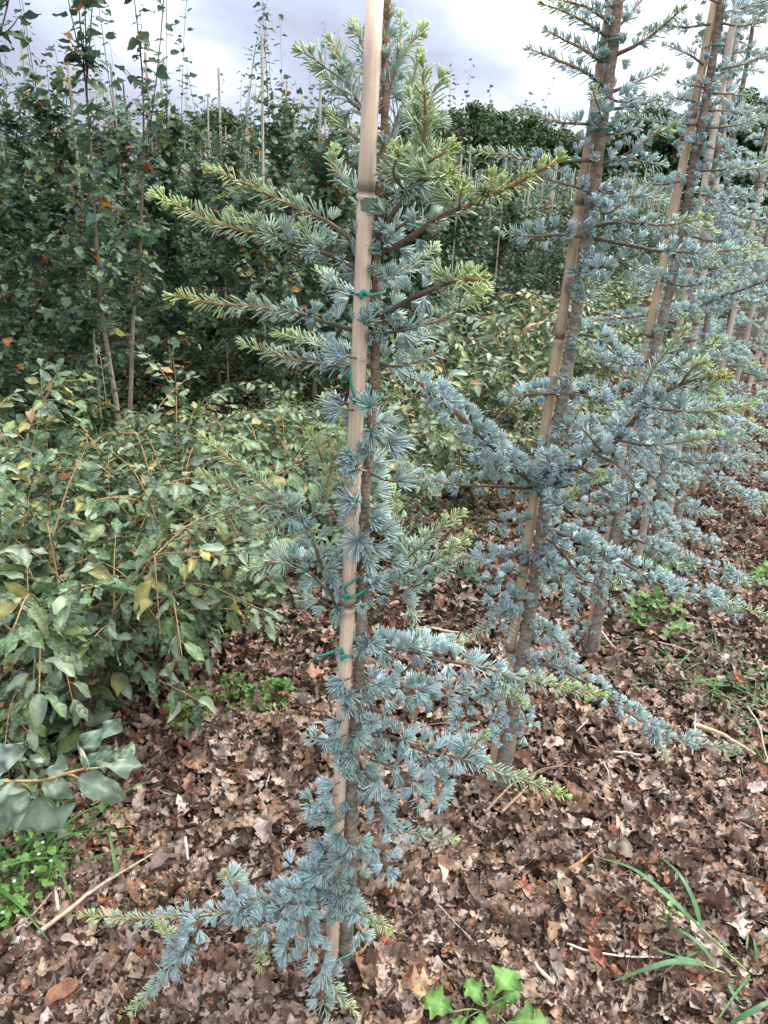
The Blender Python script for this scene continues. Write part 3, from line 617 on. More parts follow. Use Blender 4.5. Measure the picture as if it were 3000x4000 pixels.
b3 = [
 B((1535, 52), (1480, 60), (1430, 56), (1388, 70), young=.3, tip=.06, tg=.8, r0=.005, dy=-.05),
 B((1520, 140), (1490, 118), (1440, 98), young=.3, tip=.03, tg=.5, r0=.005, dy=0),
 B((1550, 50), (1600, 55), (1665, 45), young=.4, tip=.08, tg=.7, r0=.005, dy=-.1),
 B((1545, 150), (1600, 140), (1665, 118), young=.4, tip=.03, tg=.3, r0=.005, dy=-.05),
 B((1560, 10), (1520, -5), (1470, -10), young=.3, tip=.05, tg=.6, r0=.004, dy=0),
 B((1555, 30), (1610, 15), (1660, 0), young=.3, tip=.05, tg=.6, r0=.004, dy=.05),
 B((1525, 190), (1500, 185), (1470, 180), young=.7, tip=.02, tg=.4, r0=.004, dy=-.03),
 B((1530, 200), (1580, 205), (1612, 208), young=.7, tip=.03, tg=.7, r0=.004, dy=-.05),
 B((1518, 225), (1470, 215), (1428, 208), young=.4, tip=.03, tg=.4, r0=.004, dy=0),
 B((1510, 270), (1440, 266), (1352, 254), young=.5, tip=.03, tg=.5, r0=.005, dy=-.05, twigs=1),
 B((1520, 275), (1570, 275), (1640, 262), young=.5, tip=.02, tg=.4, r0=.005, dy=-.06, twigs=1),
 B((1515, 235), (1570, 240), (1625, 235), young=.5, tip=.02, tg=.4, r0=.005, dy=.06),
 B((1490, 310), (1465, 300), (1465, 330), young=.95, tip=0, r0=.004, dy=-.1),
 B((1500, 310), (1540, 320), (1575, 330), young=.9, tip=0, r0=.004, dy=-.1),
 B((1485, 385), (1440, 398), (1368, 398), young=.7, tip=.04, tg=.7, r0=.005, dy=-.05, twigs=1),
 B((1495, 370), (1560, 366), (1655, 362), young=.7, tip=.02, tg=.4, r0=.005, dy=-.08, twigs=2),
 B((1485, 412), (1560, 430), (1645, 420), young=.7, tip=.02, tg=.4, r0=.005, dy=-.05, twigs=2),
 B((1480, 450), (1530, 470), (1600, 480), young=.7, tip=.02, tg=.4, r0=.005, dy=.05, twigs=2),
 B((1470, 500), (1540, 520), (1640, 500), young=.7, tip=.03, tg=.7, r0=.005, dy=-.05, twigs=2),
 B((1455, 560), (1540, 580), (1640, 560), young=.7, tip=.03, tg=.7, r0=.005, dy=.0, twigs=2),
 B((1440, 610), (1480, 620), (1530, 610), young=.9, tip=.0, r0=.004, dy=-.1, twigs=1),
 B((1440, 610), (1405, 600), (1380, 590), young=.9, tip=.0, r0=.004, dy=-.05),
 B((1400, 780), (1350, 790), (1300, 765), (1270, 745), young=.6, tip=.05, tg=.8, r0=.005, dy=.1, twigs=2),
 B((1395, 820), (1340, 850), (1280, 835), (1245, 820), young=.6, tip=.06, tg=1, r0=.005, dy=.1, twigs=2),
 B((1390, 870), (1460, 890), (1560, 880), (1650, 850), young=.8, tip=.03, tg=.5, r0=.006, dy=-.1, twigs=3),
 B((1385, 900), (1460, 940), (1560, 950), (1640, 930), young=.8, tip=.03, tg=.6, r0=.006, dy=-.15, twigs=3),
 B((1375, 950), (1440, 990), (1530, 1000), (1620, 985), young=.8, tip=.05, tg=.6, r0=.006, dy=-.1, twigs=3),
 B((1365, 990), (1420, 1040), (1480, 1090), (1550, 1110), young=.8, tip=.03, tg=.6, r0=.006, dy=-.1, twigs=3),
 B((1350, 1030), (1400, 1080), (1430, 1130), (1480, 1160), young=.9, tip=.03, tg=.6, r0=.005, dy=-.05, twigs=2),
 B((1345, 1060), (1290, 1080), (1240, 1100), young=.9, tip=0, r0=.005, dy=.0, twigs=2),
 B((1335, 1130), (1270, 1140), (1208, 1152), young=.7, tip=.03, tg=.6, r0=.005, dy=-.05, twigs=2),
 B((1330, 1140), (1400, 1180), (1480, 1212), (1560, 1235), (1662, 1262), young=.8, tip=.06, tg=.8, r0=.007, dy=-.05, twigs=4, tl=(.07, .14)),
 B((1560, 1232), (1580, 1280), (1590, 1340), young=.9, tip=0, r0=.004, dy=-.05),
 B((1315, 1230), (1350, 1240), (1360, 1290), young=.95, tip=0, r0=.004, dy=-.1, twigs=1),
 B((1315, 1210), (1290, 1260), (1300, 1300), young=.95, tip=0, r0=.004, dy=-.08, twigs=1),
 B((1300, 1300), (1340, 1320), (1360, 1325), young=.5, tip=.05, tg=.9, r0=.003, dy=-.05),
 B((1290, 1350), (1250, 1370), (1215, 1372), young=.9, tip=0, r0=.003, dy=0),
]
for p_, k_d in b3:
    if p_[0][1] < 420: k_d['ros'] = .8; k_d.setdefault('dens', .85)
trunk3 = [(1279, 1408), (1296, 1310), (1312, 1230), (1330, 1150), (1352, 1040), (1376, 930), (1402, 810), (1432, 690), (1456, 585), (1484, 450), (1502, 340), (1518, 260), (1536, 150), (1552, 60), (1568, -40), (1590, -220)]
cl3 = [(0, 250, 2, (.6, .9)), (250, 560, 12, (.8, 1.0)), (560, 900, 12, (.9, 1.1)), (900, 1200, 16, (.9, 1.1)), (1200, 1300, 4, (.8, 1))]
tree3, P3_, r3_ = traced_cedar(Y3, 'blue cedar third in the row, standing between the second cedar and the right edge rows', trunk3,
    [.0235, .019, .017, .0155, .0145, .0135, .0125, .012, .011, .010, .009], b3, 1.35, .0285, cl3)

# ------------------------------------------------------------------ the rest of the row: grown by rule, every branch a part
def grown_cedar(base, top, label, q, seed, nb=34, hgt=2.9, named=True):
    global rng
    keep = rng; rng = np.random.default_rng(seed)
    base = np.array(base, float); top = np.array(top, float)
    root = empty('cedar_tree', tuple(base)); tag(root, label, 'cedar tree', 'staked blue cedars in the row')
    off = Matrix.Translation(Vector(-base))
    up = (top-base); pts = [base+up*t+np.array((rng.normal(0, .012), rng.normal(0, .012), 0))*(t > 0) for t in np.linspace(0, 1, 9)]
    g, P, r = trunk_geo(pts, [.022, .017, .014, .012, .010, .006], .03, 8)
    tk = g.build('trunk', M_bark, root, True); tk.matrix_parent_inverse = off
    trunk_rosettes(tk, P, r, q, .028, .1, .97, int(70/q), (.9, 1.25))
    for k in range(nb):
        t = .10+.86*(k+rng.uniform(0, .6))/nb; a = k*2.4+rng.normal(0, .3); i = int(t*(len(P)-1))
        L = (.56-.50*max(0, t-.12))*rng.uniform(.6, 1.12)
        if t < .2: L *= .85
        rise = -.30+.62*t+rng.normal(0, .1)
        d = np.array((cos(a), sin(a), 0)); p = P[i]
        s = Cedar(q, .028)
        s.branch([p, p+d*L*.33+Zv*L*(rise*.33+.03), p+d*L*.68+Zv*L*rise*.6, p+d*L+Zv*L*rise*.85+np.array((rng.normal(0, .03), rng.normal(0, .03), 0))],
                 r0=.0065, r1=.002, young=rng.uniform(.55, .8), tip=rng.uniform(.03, .10), tg=rng.uniform(.3, .9), twigs=2 if t > .6 else 4, tl=(.06, .15), dens=1.0)
        bo = s.done('branch', root); bo.matrix_parent_inverse = off
    rng = keep
    return root, P
b4 = at_z(2515, 2225); b5 = at_z(2640, 2060); b6 = at_z(2735, 1925); b7 = at_z(2815, 1835)
grown_cedar((b4[0]+.03, b4[1], 0), at_y(2905, -150, b4[1]), 'blue cedar fourth in the row, its trunk base hidden behind low blue branches', 1.9, 41, 32)
grown_cedar((b5[0], b5[1], 0), at_y(2960, -100, b5[1]), 'blue cedar fifth in the row, trunk foot showing at the edge of the leaf litter', 2.1, 42, 29)
grown_cedar((b6[0], b6[1], 0), at_y(3040, 300, b6[1]), 'blue cedar sixth in the row near the right edge', 2.3, 43, 27)
r7, _ = grown_cedar((b7[0], b7[1], 0), at_y(3110, 320, b7[1]), 'blue cedar seventh in the row, half hidden behind the sixth', 2.5, 44, 25)
nth = ['eighth', 'ninth', 'tenth', 'eleventh']
for k in range(4):
    c = copy_tree(r7); c.location = (b7[0]+DIR[0]*.72*(k+1), b7[1]+DIR[1]*.72*(k+1), 0); c.rotation_euler = (0, 0, 1.7*(k+1))
    for ch in c.children: pass
    c['label'] = 'blue cedar %s in the row, only its left branches showing at the right edge' % nth[k]
# long branch of the fourth tree that reaches left in front of the far shrubs
s = Cedar(1.6, .03)
s.branch([o(1700, 590, b4[1]), o(1555, 643, b4[1]), o(1480, 673, b4[1]), o(1400, 682, b4[1]), o(1330, 688, b4[1]), o(1262, 697, b4[1])], r0=.009, r1=.003, young=.9, tip=0, dens=1.1, twigs=3)
bo = s.done('branch', bpy.data.objects['cedar_tree.003']); bo.matrix_parent_inverse = Matrix.Translation(-bpy.data.objects['cedar_tree.003'].location)

# ------------------------------------------------------------------ canes
def fr_at(A, B_, ys, Y):     # fractions along the cane of nodes seen at overview rows ys
    return [(o(790, y, Y)[2]-A[2])/(B_[2]-A[2]) for y in ys]
YS1 = Y1-.015
A = o(714, 2155, YS1); A[2] = -.02; Bt = o(811, -40, YS1)
stake('bamboo_stake', A, Bt, .0128, .0108, fr_at(A, Bt, [426, 1316, 1893], YS1), 'pale bamboo cane tied to the nearest cedar, rising out of the top of the picture', (.84, .62, .45))
YS2 = Y2+.018
A2 = o(1057, 1705, YS2); A2[2] = -.02; B2 = o(1328, -40, YS2+.01)
stake('bamboo_stake', A2, B2, .014, .0105, [.1, .235, .37, .52, .66, .8, .93], 'tan bamboo cane beside the second cedar in the row', (.60, .43, .27))
YS3 = Y3+.02
A3 = o(1266, 1400, YS3); A3[2] = -.02; B3 = o(1552, -30, YS3)
stake('bamboo_stake', A3, B3, .014, .012, [.13, .27, .42, .56, .7, .85], 'tan bamboo cane leaning along the third cedar in the row', (.66, .47, .30))
def cane(u0_, v0_, u1_, v1_, label, col=(.66, .52, .40), r=.014):
    a = at_z(u0_, v0_, 0); b = at_y(u1_, v1_, a[1]); a[2] = -.02
    stake('bamboo_stake', a, b, r*1.15, r*.85, [.14, .29, .45, .6, .76, .9], label, col); return a, b
cane(2485, 2230, 2887, -40, 'cane of the fourth cedar, left one of the pair near the top right corner')
cane(2606, 2080, 2905, -60, 'cane of the fifth cedar, right one of the pair near the top right corner')
cane(2712, 1930, 3010, 560, 'cane of the sixth cedar, seen through blue branches near the right edge')
cane(2795, 1845, 3070, 640, 'cane of the seventh cedar, dark at its foot behind the sixth', (.55, .43, .33))
for k in range(3):
    a = np.array((b7[0]+DIR[0]*.72*(k+1)-.05, b7[1]+DIR[1]*.72*(k+1), -.02)); stake('bamboo_stake', a, a+np.array((.03, 0, 2.3)), .016, .012, [.14, .29, .45, .6, .76, .9], 'cane of the %s cedar at the right edge, mostly covered by blue needles' % nth[k], (.6, .46, .35))

# ------------------------------------------------------------------ ties
def T1(y, sx, tx, label, tails=(), tilt=.15, Y=None, rs=.012, rt=.0085, **k):
    Ys = Y if Y else YS1; dy = Y1-YS1 if Y is None else -.019
    return tie(o(sx, y, Ys), rs, o(tx, y, Ys+dy), rt, label, [[o(a_, b_, Ys-.02) for a_, b_ in tl] for tl in tails], tilt=tilt, **k)
T1(633, 790, 812, 'short green tie round cane and stem where the nearest cedar bears its widest branches', tilt=.05)
T1(1278, 758, 786, 'green tie on the nearest cane with its loose end pointing up to the right', [[(745, 1270), (760, 1258), (777, 1244)]], tilt=.25)
T1(1408, 750, 778, 'green tie on the nearest cane with a long loose end pointing left', [[(735, 1400), (715, 1410), (678, 1420)]], tilt=-.25, rt=.0105)
T1(858, 778, 808, 'green tie on the nearest cane with a thin end hanging upwards beside the needles', [[(764, 850), (757, 820), (755, 800)]], tilt=.0)
T1(1610, 743, 762, 'dark green tie at knee height low on the nearest cedar', tilt=-.1, rt=.012)
T1(2062, 722, 748, 'thin pale green tie at the very foot of the nearest cane', [[(712, 2062), (706, 2080), (704, 2100)]], tilt=.1, rt=.0135, r=.0012, col=(.08, .42, .33))
T1(441, 799, 818, 'wide dull green tape round the nearest cane below its top ring', tape=True, col=(.14, .20, .13), rt=.006, tilt=0)
for y, sx, tx, lab, tp in ((97, 1312, 1325, 'green tie near the top of the second cedar against the sky', 0), (285, 1292, 1302, 'green tie on the second cedar level with the far oak crowns', 0), (622, 1236, 1252, 'flat green tape on the second cedar between bare cane joints', 1),
        (750, 1222, 1235, 'green tie on the bare middle of the second cedar', 0), (1240, 1132, 1160, 'green tie on the second cedar under its heavy limb', 0), (1543, 1083, 1107, 'dark green tie near the foot of the second cedar', 0)):
    T1(y, sx, tx, lab, Y=YS2, rs=.0145, rt=.0135 if y < 1000 else .018, tape=bool(tp), col=(.03, .22, .16) if not tp else (.13, .2, .13), r=.0016, tails=[[(sx-22, y+6), (sx-18, y-30)]] if y in (97, 285) else ())
for y, sx, tx, lab in ((105, 1532, 1545, 'green tie at the top of the third cedar'), (293, 1500, 1512, 'green tie on the third cedar beside the far oak crowns'), (590, 1438, 1456, 'green tie on the third cane, higher of the two on its bare length'), (713, 1412, 1430, 'green tie on the third cane, lower of the two on its bare length')):
    T1(y, sx, tx, lab, Y=YS3, rs=.0155, rt=.014, r=.0019)
# ------------------------------------------------------------------ birch saplings
def bleaf_cols(n, r):
    base = np.array((.080, .132, .070)); C = base[None]*r.uniform(.6, 1.5, (n, 1))*np.array([1, 1, 1]) + r.normal(0, .006, (n, 3))
    k = r.random(n)
    C[k < .16] = np.array((.075, .135, .075))*r.uniform(.8, 1.4, ((k < .16).sum(), 1))
    C[k < .07] = np.array((.20, .22, .055))*r.uniform(.7, 1.2, ((k < .07).sum(), 1))
    C[k < .022] = np.array((.42, .17, .035))*r.uniform(.5, 1.1, ((k < .022).sum(), 1))
    return np.clip(C, .01, 1)
def birch_mesh(seed, ht=2.9, nb=34, leaf=.052, tpls=T_birch, low=.35, dens=1.0, sides=6, shoots=4, tpts=None, bs=1.0):
    r = np.random.default_rng(seed); gt, gw, gl = Geo(), Geo(), [Geo()]
    pts = [(0, 0, -.02)]; x = y = 0
    for z in np.linspace(.25, ht, 9): x += r.normal(0, .022); y += r.normal(0, .022); pts.append((x, y, z))
    if tpts is not None: pts = tpts
    P, L = resample(pts, .05); rad = np.interp(np.linspace(0, 1, len(P)), [0, .4, .8, 1], [.016, .010, .004, .0015])
    tube(gt, P, rad, sides+2, np.stack([np.linspace(.36, .12, 6), np.linspace(.29, .07, 6), np.linspace(.21, .05, 6)], 1))
    LP, LD, LN, LS = [], [], [], []
    def leaves(Q, a0, step):
        T = unit(np.gradient(Q, axis=0)); seg = np.linalg.norm(Q[1]-Q[0]); s = a0; alt = r.uniform(0, 6)
        while s < len(Q)*seg:
            i = min(len(Q)-1, int(s/seg)); alt += 2.5+r.normal(0, .4)
            d = np.array((cos(alt), sin(alt), r.uniform(-.9, .15))); d = unit(d+T[i]*.25)
            pet = unit(np.array((cos(alt), sin(alt), .1)))*r.uniform(.008, .02)
            LP.append(Q[i]+pet); LD.append(d); nrm = np.array((d[0]*.7, d[1]*.7, 1.0))+r.normal(0, .45, 3); LN.append(nrm)
            LS.append(leaf*r.uniform(.62, 1.2)*(1-.35*i/len(Q))); s += step*r.uniform(.7, 1.3)
    for k in range(nb):
        t = low/ht+(.93-low/ht)*((k+r.random())/nb)**.9; i = int(t*(len(P)-1)); a = k*2.4+r.normal(0, .4)
        bl = (.66-.46*t)*r.uniform(.6, 1.15)*bs; el = r.uniform(.3, 1.1) if t > .4 else r.uniform(-.1, .7)
        if r.random() < .22: el, bl = 2.8, bl*1.5
        if tpts is not None and t > .5:
            if r.random() < .35: continue
            bl *= .55
        d = unit(np.array((cos(a), sin(a), el))); p = P[i]
        Q, _ = resample([p, p+d*bl*.4, p+d*bl*.75+Zv*.02, p+d*bl+Zv*bl*.10*r.normal(0, 1)], .03)
        tube(gw, Q, [.0035, .0012], 4, (.11, .06, .045)); leaves(Q, .04, .026/dens)
        for _ in range(int(3*dens+.5)):
            j = r.integers(1, len(Q)-1); d2 = unit(d+r.normal(0, .8, 3)); l2 = bl*r.uniform(.25, .5)
            Q2, _ = resample([Q[j], Q[j]+d2*l2*.5+Zv*.01, Q[j]+d2*l2], .03)
            if len(Q2) > 2: tube(gw, Q2, [.002, .0009], 3, (.13, .07, .05), False); leaves(Q2, .02, .028/dens)
    leaves(P[int(len(P)*.45):], .03, .05)
    for k in range(shoots):      # whippy leaders standing over the crown
        a = k*2.4+r.normal(0, .5); z0 = ht*r.uniform(.45, .8); R = r.uniform(.08, .30); zt = ht*r.uniform(1.08, 1.45) if k else ht*1.5
        i = int(z0/ht*(len(P)-1)); b = P[i]; d = np.array((cos(a), sin(a), 0))
        Q, _ = resample([b, b+d*R*.6+Zv*(zt-z0)*.35, b+d*R+Zv*(zt-z0)*.75, b+d*R*r.uniform(.9, 1.5)+Zv*(zt-z0)], .03)
        tube(gw, Q, [.0035, .0009], 4, (.10, .055, .045)); leaves(Q, .1, .055)
    LP, LD, LN, LS = map(np.array, (LP, LD, LN, LS)); n = len(LP); C = bleaf_cols(n, r)
    M = frames(LD, LN, LS*r.uniform(.85, 1.1, n), LS, LS); sel = r.integers(0, len(tpls), n)
    for q, (tv, tt) in enumerate(tpls):
        k = sel == q; gl[0].stamp(tv, tt, M[k], LP[k], C[k])
    return gt, gw, gl[0]
def birch_proto(seed, **k):
    gt, gw, gl = birch_mesh(seed, **k)
    root = empty('birch_sapling'); gt.build('trunk', M_birch, root, True); gw.build('twigs', M_twig, root, True); gl.build('leaves', M_bleaf, root, False)
    return root
near_protos = [birch_proto(100+i, ht=h_, nb=46, dens=1.0, low=.15, leaf=.082) for i, h_ in enumerate((1.95, 1.85, 2.0, 1.7, 1.75))]
far_protos = [birch_proto(200+i, ht=h_, nb=30, leaf=.075, tpls=[T_birch_lo], dens=.95, sides=3, low=.1, shoots=1) for i, h_ in enumerate((1.45, 1.3, 1.5, 1.35))]
used_p = set()
def traced_birch(px, Y, seed, label, **k):
    pts = [at_y(u_, v_, Y) for u_, v_ in px]; b = pts[0].copy(); b[2] = 0; pts = [p-b for p in pts]; pts[0][2] = -.03
    rt_ = birch_proto(seed, ht=float(pts[-1][2]), tpts=pts, **k); rt_.location = tuple(b); return tag(rt_, label, 'birch tree', 'near birches of the first row')
traced_birch([(478, 1815), (458, 1600), (425, 1400), (390, 1150), (368, 800), (345, 450), (318, 150), (285, -250)], 4.0, 120, 'birch sapling with the pale peeling lower stem, its shoots crossing the sky at left', nb=30, dens=.75, leaf=.098, low=.75, shoots=3, bs=.8)
traced_birch([(498, 1725), (512, 1500), (520, 1250), (545, 1000), (560, 600), (556, 300), (525, 0), (500, -200)], 4.3, 121, 'slim birch sapling close behind the pale peeling stem, orange leaves low down', nb=22, dens=.7, leaf=.09, low=.6, shoots=2, bs=.75)
traced_birch([(-420, 2150), (-350, 1700), (-260, 1100), (-120, 500), (20, 60), (80, -300)], 3.1, 122, 'birch rooted beyond the left edge, its large leaves filling the left margin', nb=24, dens=.75, leaf=.10, low=.5, shoots=2, bs=.75)
def small_stake(ht, r):
    P = np.array([(0, 0, -.02), (0, 0, ht*.33), (0, 0, ht*.66), (0, 0, ht)]); g = Geo(); tube(g, P, r, 7, (.60, .50, .37)); return g
stake_protos = {}
def place(protos, i, loc, rz, sc=1.0):
    p = protos[i]
    if id(p) in used_p: p = copy_tree(p)
    else: used_p.add(id(p))
    p.location = loc; p.rotation_euler = (0, 0, rz); p.scale = (sc, sc, sc*1.0)
    return p
base0 = at_z(470, 1800)        # birch with the pale lower stem
spots = []
rr = np.random.default_rng(5)
row_n = [0, .75, 1.6, 2.6, 3.7, 5.0, 6.5, 8.2, 10.2, 12.5, 15.2, 18.5, 22, 26]
for j, nj in enumerate(row_n):
    step = .62 if j < 3 else .8+.09*j
    for k in range(-6, 90):
        p = base0+NRM*nj+DIR*(k*step+(.37*j) % step)+np.array((rr.normal(0, .05), rr.normal(0, .05), 0))
        if j == 0 and k == 0: p = base0.copy()
        p[2] = 0
        if p[1] < 1.6 or (j == 0 and k in (-2, -1, 0, 1)): continue
        u_, v_, z_ = proj(p+np.array((0, 0, 1.7)))
        if z_ < .8 or u_ < -500-900/z_ or u_ > 2650: continue
        dist = np.hypot(p[0], p[1])
        if dist > 62: continue
        spots.append((dist, j, k, p))
spots.sort(key=lambda q: q[0])
IND = 280
fs, fb = Geo(), Geo()
near_lab = {(0, 0): 'birch sapling with the pale peeling stem whose bare foot shows in the shade at left',
            (0, 1): 'birch sapling just behind the pale peeling stem, orange leaves on its lower twigs',
            (0, -1): 'tallest birch sapling at left, its crown cut by the left edge of the picture',
            (0, -2): 'birch sapling beyond the left edge whose leafy twigs hang into the top left corner'}
row_word = ['first', 'second', 'third', 'fourth', 'fifth', 'sixth', 'seventh', 'eighth', 'ninth', 'tenth', 'eleventh', 'twelfth', 'thirteenth', 'fourteenth']
cnt = 0
stk_mesh = {}
for n_, (dist, j, k, p) in enumerate(spots):
    near = dist < 8.5
    sh = 2.0+.35*rr.random() if near else 1.95+.4*rr.random()
    if j == 0 and k in (0, 1): sh = 1.0
    uu = proj(p+np.array((0, 0, 1.7)))[0]
    if uu > 1500: sh *= .85
    a = rr.uniform(0, 6.28); scb = (1 if uu < 1500 else .88)* rr.uniform(.85, 1.08) if near else rr.uniform(.78, .98)*(1.12 if dist < 12 else 1.0)
    if n_ < IND:
        b_ = place(near_protos if near else far_protos, int(rr.integers(0, 5 if near else 4)) if (j, k) != (0, -1) else 0, tuple(p), a, scb)
        lab = near_lab.get((j, k))
        if not lab: lab = ('birch sapling of the %s row from the cedars, one of its dense dark green crowns' % row_word[j]) if near else 'small birch sapling in the far block bristling with canes'
        tag(b_, lab, 'birch tree', ('near birches of the %s row' % row_word[j]) if near else 'birches in the far staked block')
        hk = (round(sh, 1), near)
        if hk not in stk_mesh: stk_mesh[hk] = None
        off = np.array((rr.normal(0, .02)+.03, rr.normal(0, .02), 0))
        if stk_mesh[hk] is None:
            so_ = small_stake(hk[0], .0085 if near else .0085).build('birch_stake', M_bamboo); stk_mesh[hk] = so_
        else:
            so_ = stk_mesh[hk].copy(); COL.objects.link(so_)
        so_.location = tuple(p+off); so_.rotation_euler = (rr.normal(0, .02), rr.normal(0, .02), a)
        tag(so_, 'thin pale cane standing among the near birch crowns' if near else 'thin pale cane in the far block of staked saplings', 'stake', 'canes of the near birches' if near else 'canes of the far birches')
    else:
        # beyond the first few hundred: one mass
        m_ = 60; LP = np.stack([rr.normal(0, .2, m_), rr.normal(0, .2, m_), rr.uniform(.2, 2.2, m_)], 1)*scb+p
        D = rr.normal(size=(m_, 3)); fb.stamp(*T_birch_lo, frames(D, rr.normal(size=(m_, 3))+Zv, .17, .17, .17), LP, bleaf_cols(m_, rr))
        tube(fs, [p, p+np.array((0, 0, sh))], .014, 4, (.60, .50, .37))
if fb.n:
    tag(fb.build('distant_saplings', M_bleaf), 'mass of sapling leaves at the far end of the nursery block', 'saplings', None, 'stuff')
    tag(fs.build('distant_canes', M_bamboo), 'mass of pale canes at the far end of the nursery block', 'stakes', None, 'stuff')

# ------------------------------------------------------------------ shrubs with mottled oval leaves
def shrub_proto(seed, ht=.75, ns=8, leaf=.07, tpls=T_shrub, spread=.45, dens=1.0, pale=.3):
    r = np.random.default_rng(seed); gw, gl = Geo(), Geo(); LP, LD, LN, LS = [], [], [], []
    def leaves(Q, a0, step, sz):
        T = unit(np.gradient(Q, axis=0)); seg = np.linalg.norm(Q[1]-Q[0]); s = a0; sd = 1
        while s < len(Q)*seg:
            i = min(len(Q)-1, int(s/seg)); sd = -sd; X = unit(np.cross(T[i], Zv+r.normal(0, .2, 3)))*sd
            d = unit(X*.8+T[i]*.55+Zv*r.uniform(-.5, .35)); pet = d*.012; tube(gw, [Q[i], Q[i]+pet], .0009, 3, (.30, .27, .10), False)
            LP.append(Q[i]+pet); LD.append(d+Zv*r.uniform(-.4, .1)); LN.append(Zv*.9+r.normal(0, .5, 3)); LS.append(sz*r.uniform(.65, 1.15)*(1-.25*i/len(Q))); s += step*r.uniform(.7, 1.3)
        LP.append(Q[-1]); LD.append(T[-1]); LN.append(Zv+r.normal(0, .4, 3)); LS.append(sz*.8)
    for k in range(ns):
        a = k*2*pi/ns+r.normal(0, .3); R = spread*r.uniform(.5, 1.15); h = ht*r.uniform(.6, 1.1); d = np.array((cos(a), sin(a), 0))
        Q, L = resample([(0, 0, 0), d*R*.22+Zv*h*.5, d*R*.6+Zv*h*.9, d*R+Zv*h*r.uniform(.65, 1.0)], .02)
        tube(gw, Q, [.006, .0016], 5, [(.14, .09, .06), (.34, .22, .11)]); leaves(Q, .10, .032/dens, leaf)
        for _ in range(int(4*dens+.5)):
            j = r.integers(int(len(Q)*.25), len(Q)-2); d2 = unit(d*.6+r.normal(0, .7, 3)+Zv*.15); l2 = R*r.uniform(.3, .7)
            Q2, _ = resample([Q[j], Q[j]+d2*l2*.5+Zv*.015, Q[j]+d2*l2-Zv*.02], .02)
            if len(Q2) > 3: tube(gw, Q2, [.0026, .0012], 4, (.34, .22, .11), False); leaves(Q2, .03, .030/dens, leaf*.92)
    LP, LD, LN, LS = map(np.array, (LP, LD, LN, LS)); n = len(LP)
    k = r.random(n); C = np.array((.062, .108, .036))[None]*r.uniform(.4, 1.6, (n, 1)); C[k > .80] = np.array((.135, .18, .05))*r.uniform(.7, 1.2, ((k > .80).sum(), 1)); C[k < pale] = np.array((.21, .265, .165))*r.uniform(.75, 1.25, ((k < pale).sum(), 1))
    C[k > .94] = np.array((.34, .30, .08))*r.uniform(.7, 1.1, ((k > .94).sum(), 1)); C[k > .985] = (.40, .20, .08)
    M = frames(LD, LN, LS, LS, LS); sel = r.integers(0, len(tpls), n)
    for q, (tv, tt) in enumerate(tpls):
        q_ = sel == q; gl.stamp(tv, tt, M[q_], LP[q_], C[q_], 1.45)
    root = empty('leafy_shrub'); gw.build('stems', M_twig, root, True); gl.build('leaves', M_sleaf, root, True)
    return root
sh_near = [shrub_proto(300, .74, 9, .094, spread=.62, pale=.24, dens=.95), shrub_proto(301, .66, 9, .09, spread=.58, pale=.24, dens=1.15), shrub_proto(302, .6, 8, .086, spread=.5, pale=.18, dens=1.1)]
sh_mid = [shrub_proto(310+i, .62, 7, .10, [T_shrub_lo], .50, .8, .18) for i in range(3)]
sh_lab = ['mottled leaved shrub at the lower left whose stems arch over the dead leaves', 'mottled leaved shrub at the left edge, behind the large nearest leaves', 'mottled leaved shrub left of the nearest cedar, below the pale birch stem',
          'mottled leaved shrub directly behind the nearest cedar stem', 'mottled leaved shrub seen between the first and second cedar']
def put_shrub(protos, i, loc, rz, sc, lab, grp='mottled leaved shrubs in rows between birches and cedars'):
    b_ = place(protos, i, loc, rz, sc); return tag(b_, lab, 'shrub', grp)
k_ = 0
for (u_, v_, i, rz, sc) in ((330, 2900, 0, .3, 1.0), (-60, 2800, 1, 1.3, 1.05), (690, 2400, 2, 2.2, 1.05), (1180, 2180, 0, 4.0, .9), (1800, 1950, 1, 5.1, .75), (200, 2330, 1, 3.1, .95), (900, 2350, 2, .4, 1.0), (1500, 2090, 2, 1.9, .85), (2030, 1780, 0, 2.9, .75), (480, 2560, 1, 4.4, .85), (760, 2560, 0, 5.6, .8), (60, 2100, 0, 2.6, 1.0), (700, 2010, 1, .8, .85), (60, 3000, 2, 2.0, .8)):
    q = at_z(u_, v_); lab = (sh_lab+['mottled leaved shrub in the shade of the birches, above the arching stems at left', 'shrub whose twigs end near the tie with the long loose end', 'shrub just right of the nearest cane, seen through its needles', 'shrub behind the bare cane joints of the second cedar', 'shrub in the thick of the lower left group, over the small leaved weed', 'shrub at the right tip of the lower left group, nearest the cane', 'shrub at the left edge just before the birch stems', 'shrub to the right of the pale birch stem foot, in its shade', 'low shrub right behind the very large nearest leaves'])[k_]
    put_shrub(sh_near, i, (q[0], q[1], 0), rz, sc, lab); k_ += 1
rs = np.random.default_rng(9); words = ['second', 'third']
for row, (nn0, st, lo) in enumerate(((2.05, .62, .9), (2.75, .66, .2))):
    for k in range(0, 44):
        p = NRM*nn0+DIR*(3.0+k*st)+np.array((rs.normal(0, .08), rs.normal(0, .08), 0)); p[2] = 0
        u_, v_, z_ = proj(p); 
        if u_ > 2900 or u_ < -300 or z_ < 1: continue
        if row == 0 and u_ < 1250: continue
        put_shrub(sh_mid, int(rs.integers(0, 3)), tuple(p), rs.uniform(0, 6), rs.uniform(.75, 1.1)*(1 if u_ > 1500 else .75), 'pale mottled shrub in the %s shrub row, further back beyond the cedars' % ('nearer' if row == 0 else 'farther'), 'shrubs of the %s distant row' % ('nearer' if row == 0 else 'farther'))

